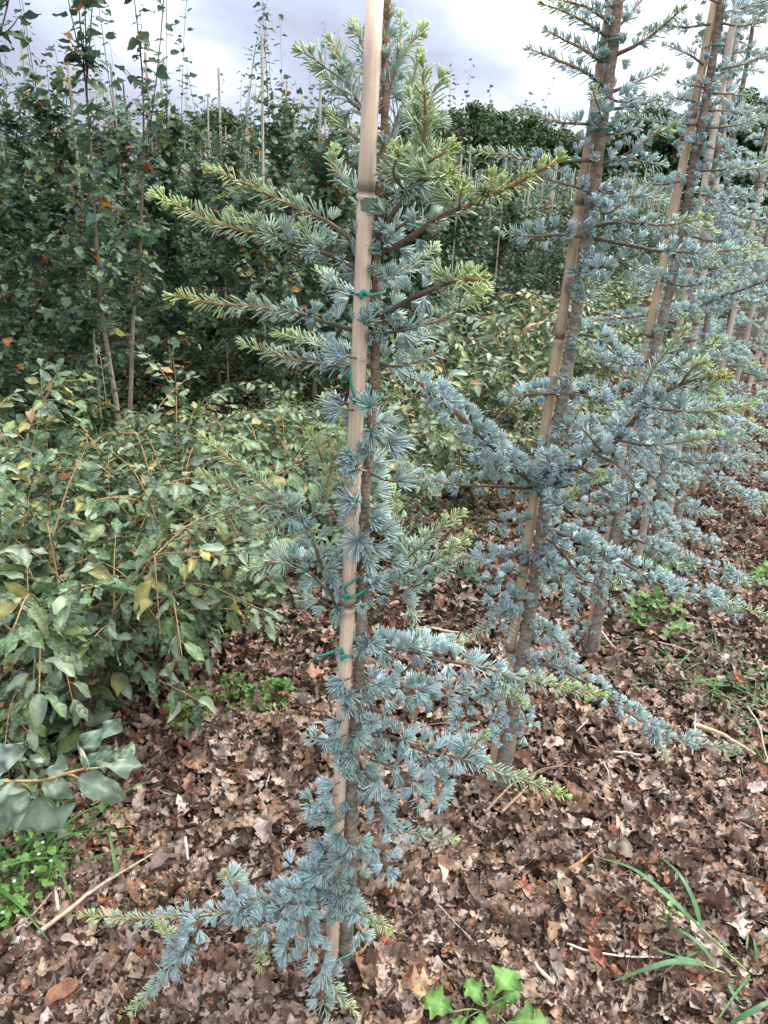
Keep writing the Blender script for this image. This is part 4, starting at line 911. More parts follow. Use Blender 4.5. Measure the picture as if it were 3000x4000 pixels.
# foreground branch with large leaves, traced
YF = .92
def fpt(cx, cy, dy=0): return at_y(cx/1.106, 2900+cy/1.106, YF+dy)       # crop 7 pixels
root = empty('leafy_shrub', tuple(np.array(at_z(-400, 3700))*np.array((1, 1, 0)))); tag(root, 'shrub outside the left edge reaching in with very large pale mottled leaves', 'shrub', 'mottled leaved shrubs in rows between birches and cedars')
offF = Matrix.Translation(-root.location)
gw, gl = Geo(), Geo()
stem = [np.array(root.location), at_y(-330, 3300, YF), fpt(-200, 175), fpt(0, 170), fpt(180, 162), fpt(300, 130), fpt(372, 112)]
tube(gw, resample(stem, .006)[0], [.006, .0045, .0032, .002], 8, (.42, .27, .12))
tube(gw, resample([fpt(60, 168), fpt(110, 185), fpt(150, 218)], .004)[0], [.0022, .0014], 6, (.42, .32, .14))
tube(gw, resample([fpt(360, 115), fpt(400, 112), fpt(440, 108)], .004)[0], [.0018, .0014], 6, (.42, .38, .16))
tube(gw, resample([fpt(270, 135), fpt(310, 140), fpt(340, 155)], .004)[0], [.0018, .0014], 6, (.42, .38, .16))
def big_leaf(a, b, wd, nrm, var, c=(.22, .28, .18), dy=0.0, dyb=0.0):
    A_, B_ = fpt(*a, dy), fpt(*b, dyb); d = B_-A_; L = np.linalg.norm(d)
    tv, tt = leaf_tpl(22, ell(.24*wd, .82, .85), 3, [.05, .2, .1, .3][var], .16, 1.6+.4*var, 60+var)
    gl.stamp(tv, tt, frames([d], [nrm], L, L, L), A_[None], np.array([c])*rng.uniform(.9, 1.1), 1.4)
big_leaf((335, 155), (548, 242), 1.05, (.1, -.6, 1), 0, (.24, .30, .21))
big_leaf((150, 215), (275, 430), 1.55, (-.2, -1.3, .5), 1, (.20, .26, .18), 0, -.03)
big_leaf((60, 180), (20, 400), 1.3, (.3, -1.2, .5), 2, (.19, .25, .17), -.02, -.05)
big_leaf((180, 165), (318, 235), 1.2, (.1, -.8, 1), 3, (.24, .30, .20))
big_leaf((310, 110), (130, 150), .8, (0, -.4, 1), 3, (.17, .23, .16), .03)
big_leaf((360, 30), (512, -105), .9, (-.5, -1, .6), 0, (.15, .21, .16), .02, .05)
big_leaf((370, 108), (480, 10), .9, (-.2, -1, .8), 1, (.15, .22, .15), .02, .05)
big_leaf((375, 112), (345, 25), .5, (.6, -1, .5), 3, (.34, .38, .27), 0, 0)
big_leaf((430, 108), (622, 90), .8, (0, -.5, 1), 2, (.30, .35, .24), 0, .01)
big_leaf((540, 75), (575, -5), 1.4, (.2, -1, .4), 1, (.20, .25, .15), .03, .05)
big_leaf((440, 100), (530, 20), .9, (.3, -1, .6), 0, (.20, .26, .16), .04, .06)
big_leaf((130, 60), (215, 95), .8, (0, -.6, 1), 1, (.22, .27, .2), .04, .04)
big_leaf((-60, 120), (90, 10), 1.3, (.2, -1, .6), 0, (.18, .23, .18), .05, .07)
big_leaf((0, 150), (-40, 250), 1.3, (.2, -1, .6), 2, (.2, .26, .2), .0, .0)
for g_, nm_, mt_ in ((gw, 'stem', M_twig), (gl, 'leaves', M_sleaf)):
    ob = g_.build(nm_, mt_, root, True); ob.matrix_parent_inverse = offF

# ------------------------------------------------------------------ far oaks
def oak(x, y, ht, wd, seed, label):
    r = np.random.default_rng(seed); root = empty('oak_tree', (x, y, 0)); tag(root, label, 'oak tree', 'line of oaks behind the nursery')
    g = Geo(); tube(g, [(0, 0, -.2), (.1, 0, ht*.3), (0, .1, ht*.75)], [.38, .28, .08], 8, (.10, .08, .06))
    for k in range(9):
        a = k*2.4; z0 = ht*r.uniform(.2, .6); tube(g, resample([(0, 0, z0), (cos(a)*wd*.2, sin(a)*wd*.2, z0+ht*.12), (cos(a)*wd*.42, sin(a)*wd*.42, z0+ht*.2)], .4)[0], [.13, .03], 5, (.10, .08, .06))
    g.build('trunk', M_bark, root, True)
    g = Geo(); nb = int(70*wd/7)
    for k in range(nb):
        a = r.uniform(0, 2*pi); el = r.uniform(-.55, 1); rr_ = sin(math.acos(np.clip(el, -1, 1)))
        rad = r.uniform(.55, 1.18)
        c = np.array((cos(a)*rr_*wd*.5*rad, sin(a)*rr_*wd*.5*rad, ht*.52+el*ht*.42*rad)); br = r.uniform(.45, 1.3)
        n = 300; D = r.normal(size=(n, 3)); D = unit(D); rb = br*r.uniform(.45, 1.05, (n, 1)); P = c+D*rb*np.array((1, 1, .75))
        col = np.array((.062, .108, .036))*r.uniform(.65, 1.35)*r.uniform(.7, 1.3, (n, 1))
        g.stamp(T_birch_lo[0], T_birch_lo[1], frames(r.normal(size=(n, 3)), D+Zv*.6+r.normal(0, .4, (n, 3)), .26, .30, .26), P, col)
    g.build('crown', M_oakleaf, root)
oaks = [(860, 448, 66, 9.5), (560, 520, 68, 7), (330, 545, 70, 8), (90, 575, 70, 8), (1080, 560, 72, 7), (1780, 425, 66, 8), (1690, 465, 64, 5.5), (1960, 455, 68, 8), (2110, 505, 70, 7), (1330, 620, 90, 8),
        (2460, 470, 66, 7), (2600, 440, 64, 7.5), (2790, 450, 66, 8), (2960, 400, 62, 8), (2300, 600, 92, 8), (3090, 430, 66, 8), (740, 580, 80, 8), (1500, 600, 95, 9)]
pos_w = ['standing highest left of the main cedar', 'low and round, just left of the highest left oak', 'partly hidden by birch shoots at left', 'at the far left behind the birch crowns', 'right flank of the highest left oak',
         'highest of the middle group, right of the main cedar', 'left shoulder of the middle group', 'third crown of the middle group', 'right end of the middle group, stepping down', 'tiny and far, behind the main cane',
         'directly right of the second cedar stem', 'between second and third cedar', 'behind the third cedar', 'near the right edge behind the cane pair', 'tiny and far in the gap left of the second cedar', 'cut by the right edge', 'low, between the two left crowns', 'far and small right of the main cane']
for k, ((u_, v_, Y_, wd), wds) in enumerate(zip(oaks, pos_w)):
    q = at_y(u_, v_, Y_); oak(q[0], q[1], q[2]*1.04, wd, 400+k, 'dark green oak %s' % wds)

# low far hedge beneath the oaks
g = Geo(); n = 26000; r = np.random.default_rng(77); P = np.stack([r.uniform(-60, 75, n), 58+r.normal(0, 1.5, n), np.abs(r.normal(0, 1.3, n))+.1], 1)
g.stamp(T_birch_lo[0], T_birch_lo[1], frames(r.normal(size=(n, 3)), r.normal(size=(n, 3))+Zv, .4, .45, .4), P, np.array((.045, .08, .03))*r.uniform(.6, 1.4, (n, 1)))
tag(g.build('distant_hedge', M_oakleaf), 'long dark band of undergrowth beneath the far oaks', 'undergrowth', None, 'stuff')

# ------------------------------------------------------------------ leaf litter and weeds
def ground_pts(n, r, y0, y1, nlo, nhi, umin=-150, umax=3150):
    P = []
    while len(P) < n:
        m_ = 4000; y = y0*(y1/y0)**r.random(m_) if y0 > 0 else r.uniform(y0, y1, m_); x = y*r.uniform(-.85, .8, m_)+r.uniform(-.15, .35, m_)
        nn_ = x*NRM[0]+y*NRM[1]; k = (nn_ > nlo) & (nn_ < nhi)
        x, y = x[k], y[k]; P += list(zip(x, y))
    P = np.array(P[:n]); return P[:, 0], P[:, 1]
def litter_cols(n, r):
    pal = np.array([(.29, .215, .16), (.20, .135, .095), (.37, .30, .235), (.115, .072, .05), (.25, .155, .105), (.35, .265, .195), (.07, .045, .033), (.38, .325, .275)])
    C = pal[r.integers(0, len(pal), n)]*r.uniform(.7, 1.2, (n, 1)); k = r.random(n); C[k < .03] = np.array((.30, .13, .075))*r.uniform(.6, 1.1, ((k < .03).sum(), 1)); return C
def litter(n, y0, y1, nlo, nhi, tpls, s0, s1, zspread, seed, flat=.45, name='leaf_litter', lab='carpet of dead brown and grey oak leaves on the bed'):
    r = np.random.default_rng(seed); x, y = ground_pts(n, r, y0, y1, nlo, nhi); g = Geo()
    sz = s0+(s1-s0)*r.random(n)**1.7*1.25; lay = r.random(n)
    P = np.stack([x, y, gz(x, y)+.004+lay*zspread], 1)
    D = np.stack([r.normal(size=n), r.normal(size=n), r.normal(0, flat, n)], 1); Nn = np.stack([r.normal(0, flat, n), r.normal(0, flat, n), np.ones(n)], 1)
    C = litter_cols(n, r)*np.array((1.06, .99, .96)); M = frames(D, Nn, sz*r.uniform(.8, 1.25, n), sz, sz); sel = r.integers(0, len(tpls), n)
    for q, (tv, tt) in enumerate(tpls):
        k = sel == q; g.stamp(tv, tt, M[k], P[k], C[k], 1.2)
    return tag(g.build(name, M_litter, None, True), lab, 'dead leaves', None, 'stuff')
litter(21000, .62, 3.4, -2.6, 1.95, T_oak, .024, .064, .030, 11, .5)
litter(24000, .62, 3.6, -2.6, 2.4, T_chip, .010, .034, .026, 12, .6, 'leaf_crumbs', 'broken crumbs of dead leaves between the whole ones')
litter(520, .62, 2.9, -2.2, 1.8, T_oak, .055, .085, .012, 15, .28, 'whole_leaves', 'larger whole oak leaves lying uppermost on the litter').location = (0, 0, .022)
litter(13000, 3.3, 9.5, -3.8, 1.9, T_oak[:5], .035, .075, .024, 13, .5, 'leaf_litter_farther', 'dead leaves under the farther cedars')
litter(9000, 1.5, 10, 1.8, 5.2, T_chip, .03, .06, .012, 14, .4, 'leaf_litter_shade', 'sparse dead leaves among weeds under shrubs and birches')
# thin dry stalks lying about: too many to count
g = Geo(); r = np.random.default_rng(21); x, y = ground_pts(1500, r, .65, 4.5, -2.4, 2.0)
for i in range(1500):
    a = r.uniform(0, 6.28); L = r.uniform(.03, .13); b_ = r.normal(0, .25); p = np.array((x[i], y[i], gz(x[i], y[i])+r.uniform(.012, .028))); d = np.array((cos(a), sin(a), r.normal(0, .08))); e_ = np.array((-sin(a), cos(a), 0))
    tube(g, [p, p+d*L*.5+e_*L*.1*b_*2, p+d*L+e_*L*b_*.1], r.uniform(.0004, .0012), 3, np.array((.40, .32, .24))*r.uniform(.5, 1.25), False)
tag(g.build('dry_stalks', M_stick), 'scatter of hair thin dry stalks over the dead leaves', 'stalks', None, 'stuff')
# green weeds under the shrubs and birches
def weeds(n, y0, y1, nlo, nhi, sz, hmax, seed, name, lab, cols=((.10, .17, .045), (.07, .13, .035), (.16, .21, .06))):
    r = np.random.default_rng(seed); x, y = ground_pts(n, r, y0, y1, nlo, nhi); g = Geo(); cols = np.array(cols)
    cl = np.sin(x*3.1+y*1.7)+np.sin(y*4.3-x*2.2)+np.sin(x*9+2)*.5; k = cl+r.normal(0, .8, n) > -.5; x, y = x[k], y[k]; n = len(x)
    m_ = 7; X = np.repeat(x, m_)+r.normal(0, .02, n*m_); Y_ = np.repeat(y, m_)+r.normal(0, .02, n*m_); Z_ = gz(X, Y_)+.004+r.random(n*m_)**1.5*hmax
    D = np.stack([r.normal(size=n*m_), r.normal(size=n*m_), r.normal(0.1, .3, n*m_)], 1); C = cols[r.integers(0, len(cols), n*m_)]*r.uniform(.6, 1.3, (n*m_, 1)); s_ = sz*r.uniform(.5, 1.3, n*m_)
    g.stamp(*leaf_tpl(4, ell(.36, .8), 1, .15, .15), frames(D, Zv+r.normal(0, .45, (n*m_, 3)), s_, s_, s_), np.stack([X, Y_, Z_], 1), C)
    return tag(g.build(name, M_weed, None, True), lab, 'weeds', None, 'stuff')
weeds(9000, 2.3, 12, 2.3, 7.5, .030, .07, 31, 'ground_cover', 'low green weeds covering the ground under birches and shrubs')
weeds(4500, 4.2, 16, 1.2, 3.2, .028, .05, 32, 'ground_cover_sparse', 'patchy weeds between shrub row and cedars', ((.10, .15, .05), (.14, .17, .05)))
weeds(110, .9, 1.42, 1.30, 1.75, .018, .09, 33, 'chickweed', 'bright chickweed mat at the lower left edge under the large leaves', ((.10, .20, .045), (.075, .155, .035), (.13, .23, .06)))
weeds(2600, 2.3, 7.5, 1.32, 2.3, .022, .045, 34, 'moss_and_seedlings', 'dull yellow green moss and seedlings between the cedars and the shrubs', ((.085, .12, .03), (.12, .15, .04), (.06, .095, .03)))
# tiny white flowers of the chickweed stay part of that mat: small petals
def blades(name, lab, cat, pts, lens, seed, wd=.004, col=(.11, .22, .06), up=1.0, parent=None, group=None, kind=None, spread=1.0):
    r = np.random.default_rng(seed); g = Geo()
    for (p, L) in zip(pts, lens):
        a = r.uniform(0, 6.28); d = np.array((cos(a)*spread, sin(a)*spread, up*r.uniform(.6, 1.3))); d = unit(d); lean = np.array((cos(a), sin(a), -.25))*L*r.uniform(.25, .7)
        blade(g, [p, p+d*L*.45, p+d*L*.75+lean*.35, p+d*L*.85+lean], wd*r.uniform(.6, 1.3), np.array(col)*r.uniform(.6, 1.35))
    return tag(g.build(name, M_weed, parent, True), lab, cat, group, kind)
def blade(g, pts, wd, col, step=.012, upn=(0, 0, 1)):
    P, L = resample(pts, max(step, 1e-3)); n = len(P); T = unit(np.gradient(P, axis=0)); X = unit(np.cross(T, np.array(upn)+.05)); Zn = np.cross(X, T)
    t = np.linspace(0, 1, n); w_ = wd*np.clip((1-t)**.55, .04, 1)*np.clip(.55+t*2.5, 0, 1)
    V = np.concatenate([P-X*w_[:, None]+Zn*(w_*.35)[:, None], P, P+X*w_[:, None]+Zn*(w_*.35)[:, None]]); T_ = []
    for i in range(n-1):
        for o_ in (0, n): a, b = i+o_, i+o_+n; T_ += [(a, a+1, b+1), (a, b+1, b)]
    g.add(V, T_, np.asarray(col))
r = np.random.default_rng(41)
x, y = ground_pts(1800, r, 2.6, 13, 2.2, 6.5); cl = np.sin(x*2.3+y)+np.sin(y*2.9-x); k = cl > .4; x, y = x[k], y[k]
blades('grass_under_birches', 'thin green grass in the shade of the birches', 'grass', np.stack([x, y, gz(x, y)], 1), r.uniform(.08, .28, len(x)), 42, .0035, (.10, .19, .05), 1.0, kind='stuff')
x, y = ground_pts(1500, r, 3.5, 9, -4.0, -.62); blades('grass_right', 'patchy grass on the right of the cedar row', 'grass', np.stack([x, y, gz(x, y)], 1), r.uniform(.04, .14, len(x)), 43, .003, (.12, .22, .07), .8, kind='stuff')

# grass tufts one can point at
def tuft(u_, v_, rad, n, L0, L1, seed, lab, up=.9, wd=.004, col=(.11, .23, .06), spread=1.0):
    q = at_z(u_, v_); r = np.random.default_rng(seed); pts = [np.array((r.normal(0, rad), r.normal(0, rad*.7), 0.0)) for _ in range(n)]
    ob = blades('grass_tuft', lab, 'grass tuft', pts, r.uniform(L0, L1, n), seed, wd, col, up, spread=spread); ob.location = (q[0], q[1], gz(q[0], q[1])); return ob
tuft(2850, 2640, .16, 120, .10, .26, 51, 'loose spread of green grass on the leaf litter at the right edge', .35, .0035, (.09, .20, .06), 1.4)
tuft(2960, 2800, .08, 50, .10, .24, 52, 'grass tuft cut by the right edge, lower of the two on the litter', .4, .004, (.08, .17, .05), 1.3)
tuft(40, 3360, .08, 46, .12, .24, 53, 'grass tuft with wide blades arching from the left edge under the large leaves', .8, .0055, (.07, .16, .045), 1.0)
tuft(160, 3180, .05, 20, .10, .22, 57, 'second grass tuft at left, directly beneath the hanging large leaves', .8, .005, (.07, .16, .045), 1.0)
tuft(860, 2330, .05, 40, .12, .26, 54, 'grass tuft among the shrub stems left of the nearest cane', .8, .0045, (.09, .2, .05))
tuft(170, 1690, .07, 50, .2, .36, 55, 'grass tuft in the shade left of the pale birch stem', .9, .005, (.10, .22, .06))
tuft(2950, 2150, .12, 50, .06, .14, 56, 'far grass tuft by the seventh cane', .5, .003, (.12, .22, .07), 1.2)
tuft(600, 3080, .03, 12, .07, .14, 58, 'small grass tuft in the litter under the lowest shrub twig', .35, .004, (.09, .22, .05), 1.3)

tuft(2890, 3740, .03, 14, .08, .2, 59, 'bunch of short blades at the heart of the dewy grass plant', .45, .0045, (.12, .24, .08), 1.2)
tuft(2990, 3640, .03, 8, .06, .12, 60, 'few upright blades at the right edge above the dewy grass plant', .9, .004, (.11, .23, .08))
# large seedling grass at the lower right, traced
q0 = at_z(2938, 3831); root = empty('grass_plant', tuple(q0)); tag(root, 'spreading grass plant with long dewy blades at the lower right', 'grass plant'); offG = Matrix.Translation(Vector(-q0))
def cz(cx, cy, z): return at_z(1500+cx/1.106, 2900+cy/1.106, z)
bl_ = [([(1590, 1030, .01), (1480, 1000, .03), (1380, 960, .05)], .0022, 1), ([(1380, 960, .05), (1250, 950, .07), (1120, 985, .06), (985, 1035, .03)], .0085, 0),
       ([(1565, 985, .02), (1450, 880, .05), (1350, 785, .08)], .0024, 1), ([(1350, 785, .08), (1240, 680, .11), (1080, 550, .11), (900, 490, .07)], .008, 0),
       ([(1370, 800, .08), (1335, 680, .12), (1275, 570, .14), (1190, 490, .12)], .0075, 0), ([(1420, 950, .05), (1370, 880, .07), (1290, 820, .07), (1200, 795, .04)], .0065, 0),
       ([(1390, 955, .05), (1300, 935, .05), (1200, 905, .04), (1100, 858, .03)], .0048, 0), ([(1500, 930, .04), (1450, 850, .07), (1400, 790, .07)], .004, 0),
       ([(1560, 1140, .01), (1510, 1090, .03), (1470, 1000, .02)], .0065, 0), ([(1615, 1000, .01), (1610, 920, .06), (1595, 840, .08)], .0065, 0), ([(1500, 1215, .04), (1580, 1170, .07), (1660, 1125, .08), (1760, 1090, .06)], .007, 0),
       ([(1680, 1130, .0), (1640, 1070, .02), (1600, 1035, .01)], .003, 2), ([(1440, 1000, .02), (1400, 900, .04), (1330, 890, .03)], .0045, 0)]
gs, gb = Geo(), Geo()
for pts, wd, k in bl_:
    pp = [cz(*p) for p in pts]
    if k: tube(gs, resample(pp, .006)[0], [wd*1.3, wd], 7, (.30, .38, .14) if k == 1 else (.20, .08, .10))
    else: blade(gb, pp, wd, np.array((.10, .22, .09))*rng.uniform(.85, 1.2), .008)
for g_, nm_ in ((gs, 'stem'), (gb, 'blades')):
    ob = g_.build(nm_, M_weed, root, True); ob.matrix_parent_inverse = offG
dg = Geo()
ico_v = np.array([(cos(a)*cos(e_), sin(a)*cos(e_), sin(e_)) for e_ in (-1.2, -.4, .4, 1.2) for a in np.linspace(0, 2*pi, 8, endpoint=False)]); ico_t = []
for i in range(3):
    for j in range(8): a, b = i*8+j, i*8+(j+1) % 8; ico_t += [(a, b, b+8), (a, b+8, a+8)]
ico_t += [(24, 24+j, 25+j) for j in range(1, 7)]; ico_t = np.array(ico_t)

# lobed weeds
def w_mustard(t, s): return .02+.34*max(0, sin(pi*t**1.25))**.8*(1+.28*cos(t*2*pi*3.3+.5))*(1 if t > .35 else .75)
T_must = leaf_tpl(20, w_mustard, 2, .12, .18, .7, 5)
q0 = at_z(1900, 3975); root = empty('weed', tuple(q0)); tag(root, 'bright green weed with lobed leaves at the bottom edge', 'weed'); gl, gs = Geo(), Geo(); offM = Matrix.Translation(Vector(-q0))
C0 = q0+np.array((0, 0, .015))
for (ax, ay, bx, by, wd, zz_) in ((300, 1165, 175, 1095, 1.15, .05), (430, 1140, 355, 1015, .85, .06), (485, 1085, 565, 970, 1.3, .09), (500, 1110, 585, 1075, 1.0, .07), (530, 1215, 710, 1195, .95, .05), (360, 1190, 290, 1260, 1.0, .03), (445, 1180, 400, 1240, 1.2, .04), (450, 1130, 470, 1060, 1.0, .06), (465, 1150, 540, 1110, .6, .05)):
    a_, b_ = cz(ax, ay, zz_), cz(bx, by, zz_+.012); L = np.linalg.norm(b_-a_); tube(gs, resample([C0, C0*.5+a_*.5+np.array((0, 0, .012)), a_], .006)[0], [.0018, .0012], 6, (.26, .38, .12))
    gl.stamp(*T_must, frames([b_-a_], [(rng.normal(0, .2), -.35, 1)], L*wd, L, L), a_[None], np.array([(.13, .25, .055)])*rng.uniform(.8, 1.15), 1.5)
    tube(gs, resample([a_, a_*.5+b_*.5+np.array((0, 0, .001)), b_], .006)[0]+np.array((0, 0, .0008)), [.001, .0004], 4, (.30, .42, .16))
for g_, nm_ in ((gs, 'stems'), (gl, 'leaves')):
    ob = g_.build(nm_, M_weed, root, True); ob.matrix_parent_inverse = offM
def round_weed(u_, v_, n, rad, sz, seed, lab, col=(.15, .28, .06), h=.12, lobes=1):
    r = np.random.default_rng(seed); q = at_z(u_, v_); root = empty('weed', (q[0], q[1], gz(q[0], q[1]))); tag(root, lab, 'weed'); gl, gs = Geo(), Geo()
    tp = leaf_tpl(10, (lambda t, s: .03+.46*max(0, sin(pi*t**.9))**.6*(1+(.22*cos(t*2*pi*3.5) if lobes else 0))), 2, .15, .1, .8, seed)
    for k in range(n):
        a = r.uniform(0, 6.28); R = rad*np.sqrt(r.random()); p = np.array((cos(a)*R, sin(a)*R, h*(1-.5*(R/rad)**2)*r.uniform(.5, 1))); tube(gs, [(0, 0, 0), p*.55+np.array((0, 0, .01)), p], .0008, 4, (.22, .22, .09), False)
        s_ = sz*r.uniform(.6, 1.2); d = np.array((cos(a), sin(a), r.normal(0, .2)))+r.normal(0, .4, 3)
        gl.stamp(*tp, frames([d], [Zv+r.normal(0, .3, 3)], s_, s_, s_), p[None], np.array([col])*r.uniform(.7, 1.25))
    gs.build('stems', M_weed, root, True); gl.build('leaves', M_weed, root, True)
round_weed(2565, 2415, 46, .12, .045, 61, 'clump of round lobed green leaves right of the third cedar foot', (.17, .30, .09))
round_weed(2600, 2230, 26, .10, .045, 62, 'second clump of round leaves just behind the one by the third cedar', (.15, .27, .09))
round_weed(2985, 2290, 20, .10, .045, 63, 'round leaved weed cut by the right edge')
round_weed(735, 2830, 70, .07, .018, 64, 'airy small leaved weed beside the shrub edge left of the main cane', (.16, .30, .06), .13, 0)
round_weed(900, 2730, 60, .09, .02, 65, 'small leaved weed in the shade under the shrub, right of the airy one', (.11, .22, .05), .09, 0)
round_weed(1050, 2740, 30, .07, .03, 66, 'green weed at the shrub tip near the loose end of the tie', (.11, .22, .05), .08, 0)
round_weed(30, 3560, 46, .05, .02, 67, 'bright chickweed clump at the left edge, lower of two', (.13, .26, .05), .10, 0)
round_weed(150, 3420, 50, .06, .02, 68, 'bright chickweed clump at the left edge, upper of two', (.12, .24, .05), .11, 0)
round_weed(2460, 3215, 6, .012, .014, 69, 'tiny lone seedling on the litter right of the middle', (.22, .36, .08), .02, 0)
round_weed(2615, 3600, 9, .02, .018, 70, 'yellow green seedling by the long bare stalk at lower right', (.32, .42, .12), .05, 0)
round_weed(1790, 2280, 10, .05, .055, 71, 'dark round leaves on the litter between the first two cedars', (.05, .10, .05), .06, 0)
round_weed(895, 3420, 5, .012, .012, 72, 'tiny seedling in the litter left of the nearest cane', (.22, .38, .08), .02, 0)
g = Geo(); r = np.random.default_rng(73)      # chickweed flowers
for (cx, cy) in ((185, 433), (168, 483), (220, 512), (142, 560), (62, 600), (80, 845), (70, 383), (12, 735)):
    p = at_z(cx/1.106, 2900+cy/1.106, .12); n = 5; a = np.arange(n)*2*pi/n; D = np.stack([np.cos(a), np.sin(a), np.full(n, .3)], 1)
    fo = Geo(); fo.stamp(*leaf_tpl(3, ell(.3, .9), 1, .1, 0), frames(D, np.repeat(Zv[None], n, 0), .004, .005, .004), np.zeros((n, 3)), np.full((n, 3), .8))
    tube(fo, [(0, 0, 0), (0.004, .002, -.06), (.0, .0, -.11)], .0006, 4, (.15, .3, .06))
    ob = fo.build('white_flower', M_weed); ob.location = tuple(p); tag(ob, 'tiny white chickweed flower at the lower left', 'flower', 'chickweed flowers')

# sticks lying on the litter
def stick(pts, r0, r1, lab, col=(.38, .30, .22), z=.028, name='dry_stick'):
    P = [at_z(u_, v_, z+.004*math.sin(i*2.1)) for i, (u_, v_) in enumerate(pts)]; base = np.array(P[0]); Q, L = resample([p-base for p in P], .012); Q = Q+rng.normal(0, .0005, Q.shape)
    g = Geo(); tube(g, Q, [r0, (r0+r1)*.55, r1], 8, np.array(col)); ob = g.build(name, M_stick, None, True); ob.location = tuple(base); tag(ob, lab, 'stick', 'dry sticks on the leaf litter')
c7 = lambda *p: [(a/1.106, 2900+b/1.106) for a, b in p]; c8 = lambda *p: [(1500+a/1.106, 2900+b/1.106) for a, b in p]; c6 = lambda *p: [(1500+a/1.106, 2000+b/1.106) for a, b in p]
stick(c7((165, 825), (280, 735), (400, 640), (520, 565), (660, 480)), .0055, .002, 'thick pale stick slanting up across the litter at lower left', (.44, .34, .25))
stick(c7((60, 795), (140, 745), (230, 640)), .002, .0015, 'thin stick left of the thick pale stick', (.34, .24, .17))
stick(c7((252, 728), (245, 680), (238, 628)), .004, .003, 'short upright lying splinter beside the thick pale stick', (.55, .42, .30))
stick(c7((930, 148), (1030, 125), (1125, 112)), .0022, .0015, 'straight grey twig on the litter below the shrub tip', (.45, .38, .32))
stick(c7((1150, 190), (1158, 160), (1165, 135)), .0032, .0022, 'short grey stub near the middle of the litter', (.42, .36, .32))
stick(c7((800, 410), (806, 455), (812, 510)), .005, .003, 'pale grey bark splinter standing out left of centre', (.42, .38, .36))
stick(c7((890, 1065), (940, 1020), (985, 950)), .0035, .002, 'dark curved twig under the low left limb', (.20, .14, .11))
stick(c7((480, 1020), (520, 1085), (560, 1150)), .0012, .001, 'thin brown stalk below the green limb tip', (.40, .27, .17))
stick(c7((975, 1090), (985, 1140), (990, 1200)), .0035, .0025, 'light brown stick at the bottom, left of the nearest cane', (.36, .26, .18))
stick(c7((1560, 850), (1575, 930), (1600, 1060)), .0014, .001, 'hair thin stalk right of the nearest trunk foot', (.46, .36, .26))
stick(c8((915, 545), (1010, 600), (1130, 680), (1260, 765), (1380, 845)), .0042, .003, 'long bleached stalk crossing under the grass blades at lower right', (.52, .44, .35))
stick(c8((790, 870), (900, 905), (1050, 925), (1240, 930)), .0024, .0015, 'bleached thin stalk above the weed at the bottom', (.60, .50, .42))
stick(c8((795, 552), (850, 515), (915, 462)), .0055, .002, 'split orange brown splinter on the litter in the right half', (.42, .22, .10))
stick(c8((215, 680), (300, 770), (400, 875)), .0014, .001, 'long thin stalk right of the nearest trunk', (.50, .40, .30))
stick(c8((0, 1145), (70, 1180), (155, 1190)), .0022, .0016, 'pale stalk in the bottom litter left of the weed', (.52, .42, .32))
stick(c8((650, 950), (690, 1000), (735, 1045)), .0035, .0045, 'pale stalk with a swollen end near the bottom middle', (.56, .44, .34))
stick(c8((440, 300), (500, 235), (580, 165), (790, 85)), .003, .0015, 'brown twig leaning from the litter to the second trunk foot', (.30, .20, .14))
stick(c8((505, 305), (570, 240), (620, 190)), .0045, .002, 'short brown twig under the leaning one', (.34, .23, .15))
stick(c8((620, 150), (700, 110), (830, 110), (945, 185)), .0018, .001, 'arched thin twig right of the second trunk foot', (.32, .23, .17))
stick(c8((950, 90), (970, 130), (972, 165)), .0025, .0015, 'curled pale tendril on the litter right of the second cedar', (.50, .42, .34))
stick(c8((1490, 320), (1540, 345), (1600, 375)), .004, .003, 'grey stick near the right edge among dry moss', (.38, .32, .26))
stick(c6((1335, 915), (1450, 955), (1520, 995), (1605, 1045)), .0075, .004, 'broken piece of cane at the end of the long low branch', (.58, .42, .27))
stick(c6((1345, 870), (1342, 960), (1330, 1050)), .0035, .002, 'grey twig crossing above the broken cane piece', (.42, .36, .30))
stick(c6((1570, 840), (1620, 920), (1640, 1010), (1665, 1095)), .003, .002, 'curved bleached twig at the right edge beneath the grass', (.46, .40, .34))
stick(c6((985, 1035), (1050, 1040), (1110, 1050)), .004, .003, 'short bleached stick right of the second trunk foot', (.50, .43, .36))
stick(c6((205, 500), (260, 512), (325, 520)), .006, .003, 'split straw coloured stick between the first two cedars', (.62, .46, .30))
stick(c6((930, 500), (960, 545), (1000, 590)), .005, .004, 'stick leaning by the third trunk foot', (.46, .36, .28))
stick(c6((1180, 560), (1260, 580), (1340, 610)), .0025, .002, 'thin pale stick below the round leaved clump', (.50, .40, .30))
stick(c6((830, 950), (870, 910), (895, 880)), .002, .0015, 'small pale stick in the litter right of the second cane', (.55, .48, .40))

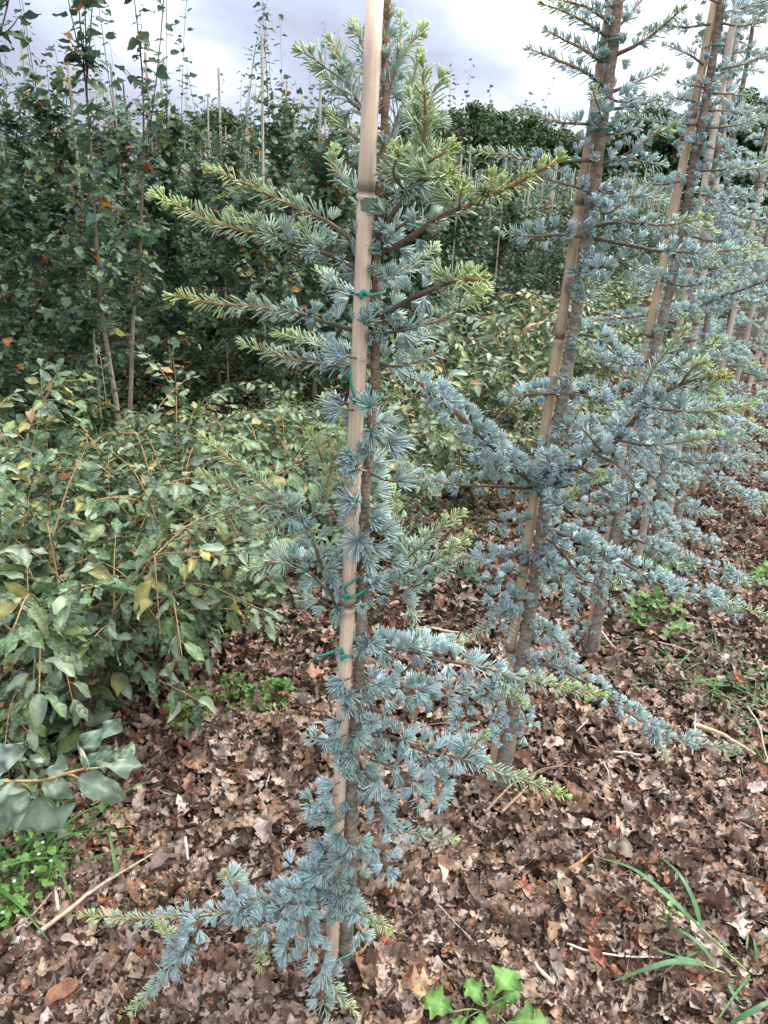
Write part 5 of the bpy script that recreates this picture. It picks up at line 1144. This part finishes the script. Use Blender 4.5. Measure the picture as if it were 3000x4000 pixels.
# big single leaves one can point at
def single(u_, v_, sz, rz, col, lab, tpl, tilt=.25, z=.034):
    q = at_z(u_, v_, z); g = Geo(); d = np.array((cos(rz), sin(rz), rng.normal(0, tilt*.5))); g.stamp(tpl[0], tpl[1], frames([d], [(rng.normal(0, tilt), -.2+rng.normal(0, tilt), 1)], sz, sz, sz), np.zeros((1, 3)), np.array([col], float))
    ob = g.build('fallen_leaf', M_litter, None, True); ob.location = tuple(q); tag(ob, lab, 'dead leaf', 'large single leaves on the litter')
Tm = leaf_tpl(18, w_maple, 2, .22, .15, .8, 3); Tm[0][:, 1] -= .5
c5 = lambda a, b: (a/1.106, 2000+b/1.106)
single(*c5(1370, 705), .085, .2, (.36, .20, .13), 'large rust brown leaf left of the main cane, under the loose end of the tie', Tm, .3, .05)
single(*c7((190, 1135))[0], .080, .9, (.27, .13, .08), 'large reddish brown leaf at the bottom left corner', T_shrub[1], .15)
single(*c7((1055, 362))[0], .034, .3, (.46, .32, .22), 'pale tan round leaf in the litter left of the main trunk', T_shrub[0], .2)
single(*c7((1172, 265))[0], .032, .8, (.34, .12, .07), 'small red brown leaf upper left of the low limb', T_shrub[2], .2)
single(*c7((1130, 1085))[0], .075, 2.6, (.42, .36, .31), 'large grey lobed leaf at the bottom, left of the main cane', T_oak[2], .1)
single(*c7((255, 850))[0], .045, .1, (.40, .30, .23), 'curled tan leaf beneath the thick pale stick', T_shrub[3], .3)
single(*c7((650, 560))[0], .085, .9, (.16, .11, .10), 'long dark curled leaf above the low left limb tip', T_shrub[3], .2)
single(*c8((380, 620))[0], .075, 1.9, (.24, .16, .11), 'large flat brown lobed leaf right of the nearest trunk', T_oak[1], .1)
single(*c8((500, 600))[0], .07, .3, (.24, .165, .115), 'second large flat brown lobed leaf beside the first', T_oak[3], .1)
single(*c8((630, 410))[0], .055, .8, (.20, .12, .09), 'dark brown lobed leaf in the shade of the second cedar', T_oak[4], .1)
single(*c8((925, 930))[0], .055, 2.2, (.26, .10, .065), 'red brown leaf pinned under the bleached thin stalk', T_oak[5], .1)
single(*c8((730, 800))[0], .06, 1.2, (.34, .20, .12), 'starry orange brown leaf with pointed lobes in the lower middle', T_oak[6], .1)
single(*c8((875, 345))[0], .034, .2, (.56, .50, .40), 'small cream leaf fragment right of the second trunk foot', T_chip[1], .1)
single(*c8((165, 1060))[0], .07, .2, (.48, .30, .17), 'orange tan leaf at the bottom left of the lobed weed', Tm, .2)
single(*c8((1510, 780))[0], .08, 1.9, (.48, .40, .33), 'large pale leaf folded behind the grass plant', Tm, .2)
single(*c8((1490, 665))[0], .06, .4, (.14, .09, .08), 'dark purple brown lobed leaf above the grass plant', T_oak[7], .1)
single(*c8((1400, 305))[0], .025, .4, (.34, .15, .08), 'tiny rust curled leaf at right', T_shrub[3], .2)
single(*c8((1600, 200))[0], .08, .4, (.42, .34, .30), 'large pale oak leaf by the right edge', T_oak[0], .1)
single(*c8((255, 600))[0], .05, 1.6, (.56, .44, .34), 'cream leaf standing on edge right of the nearest trunk', T_shrub[3], .4)
single(*c6((1560, 740))[0], .05, 2.0, (.34, .14, .06), 'rust curled leaf under the right hand grass', T_shrub[3], .3)
single(*c6((1375, 840))[0], .05, .3, (.14, .13, .14), 'slate dark leaf on the litter at right', T_oak[5], .2)
single(*c5(910, 65), .075, 1.9, (.50, .38, .26), 'dry tan leaf hanging upright in the shrub left of the main cane', T_shrub[0], .3, .55)
print('objects', len(bpy.data.objects), 'polys', sum(len(m_.polygons) for m_ in bpy.data.meshes))
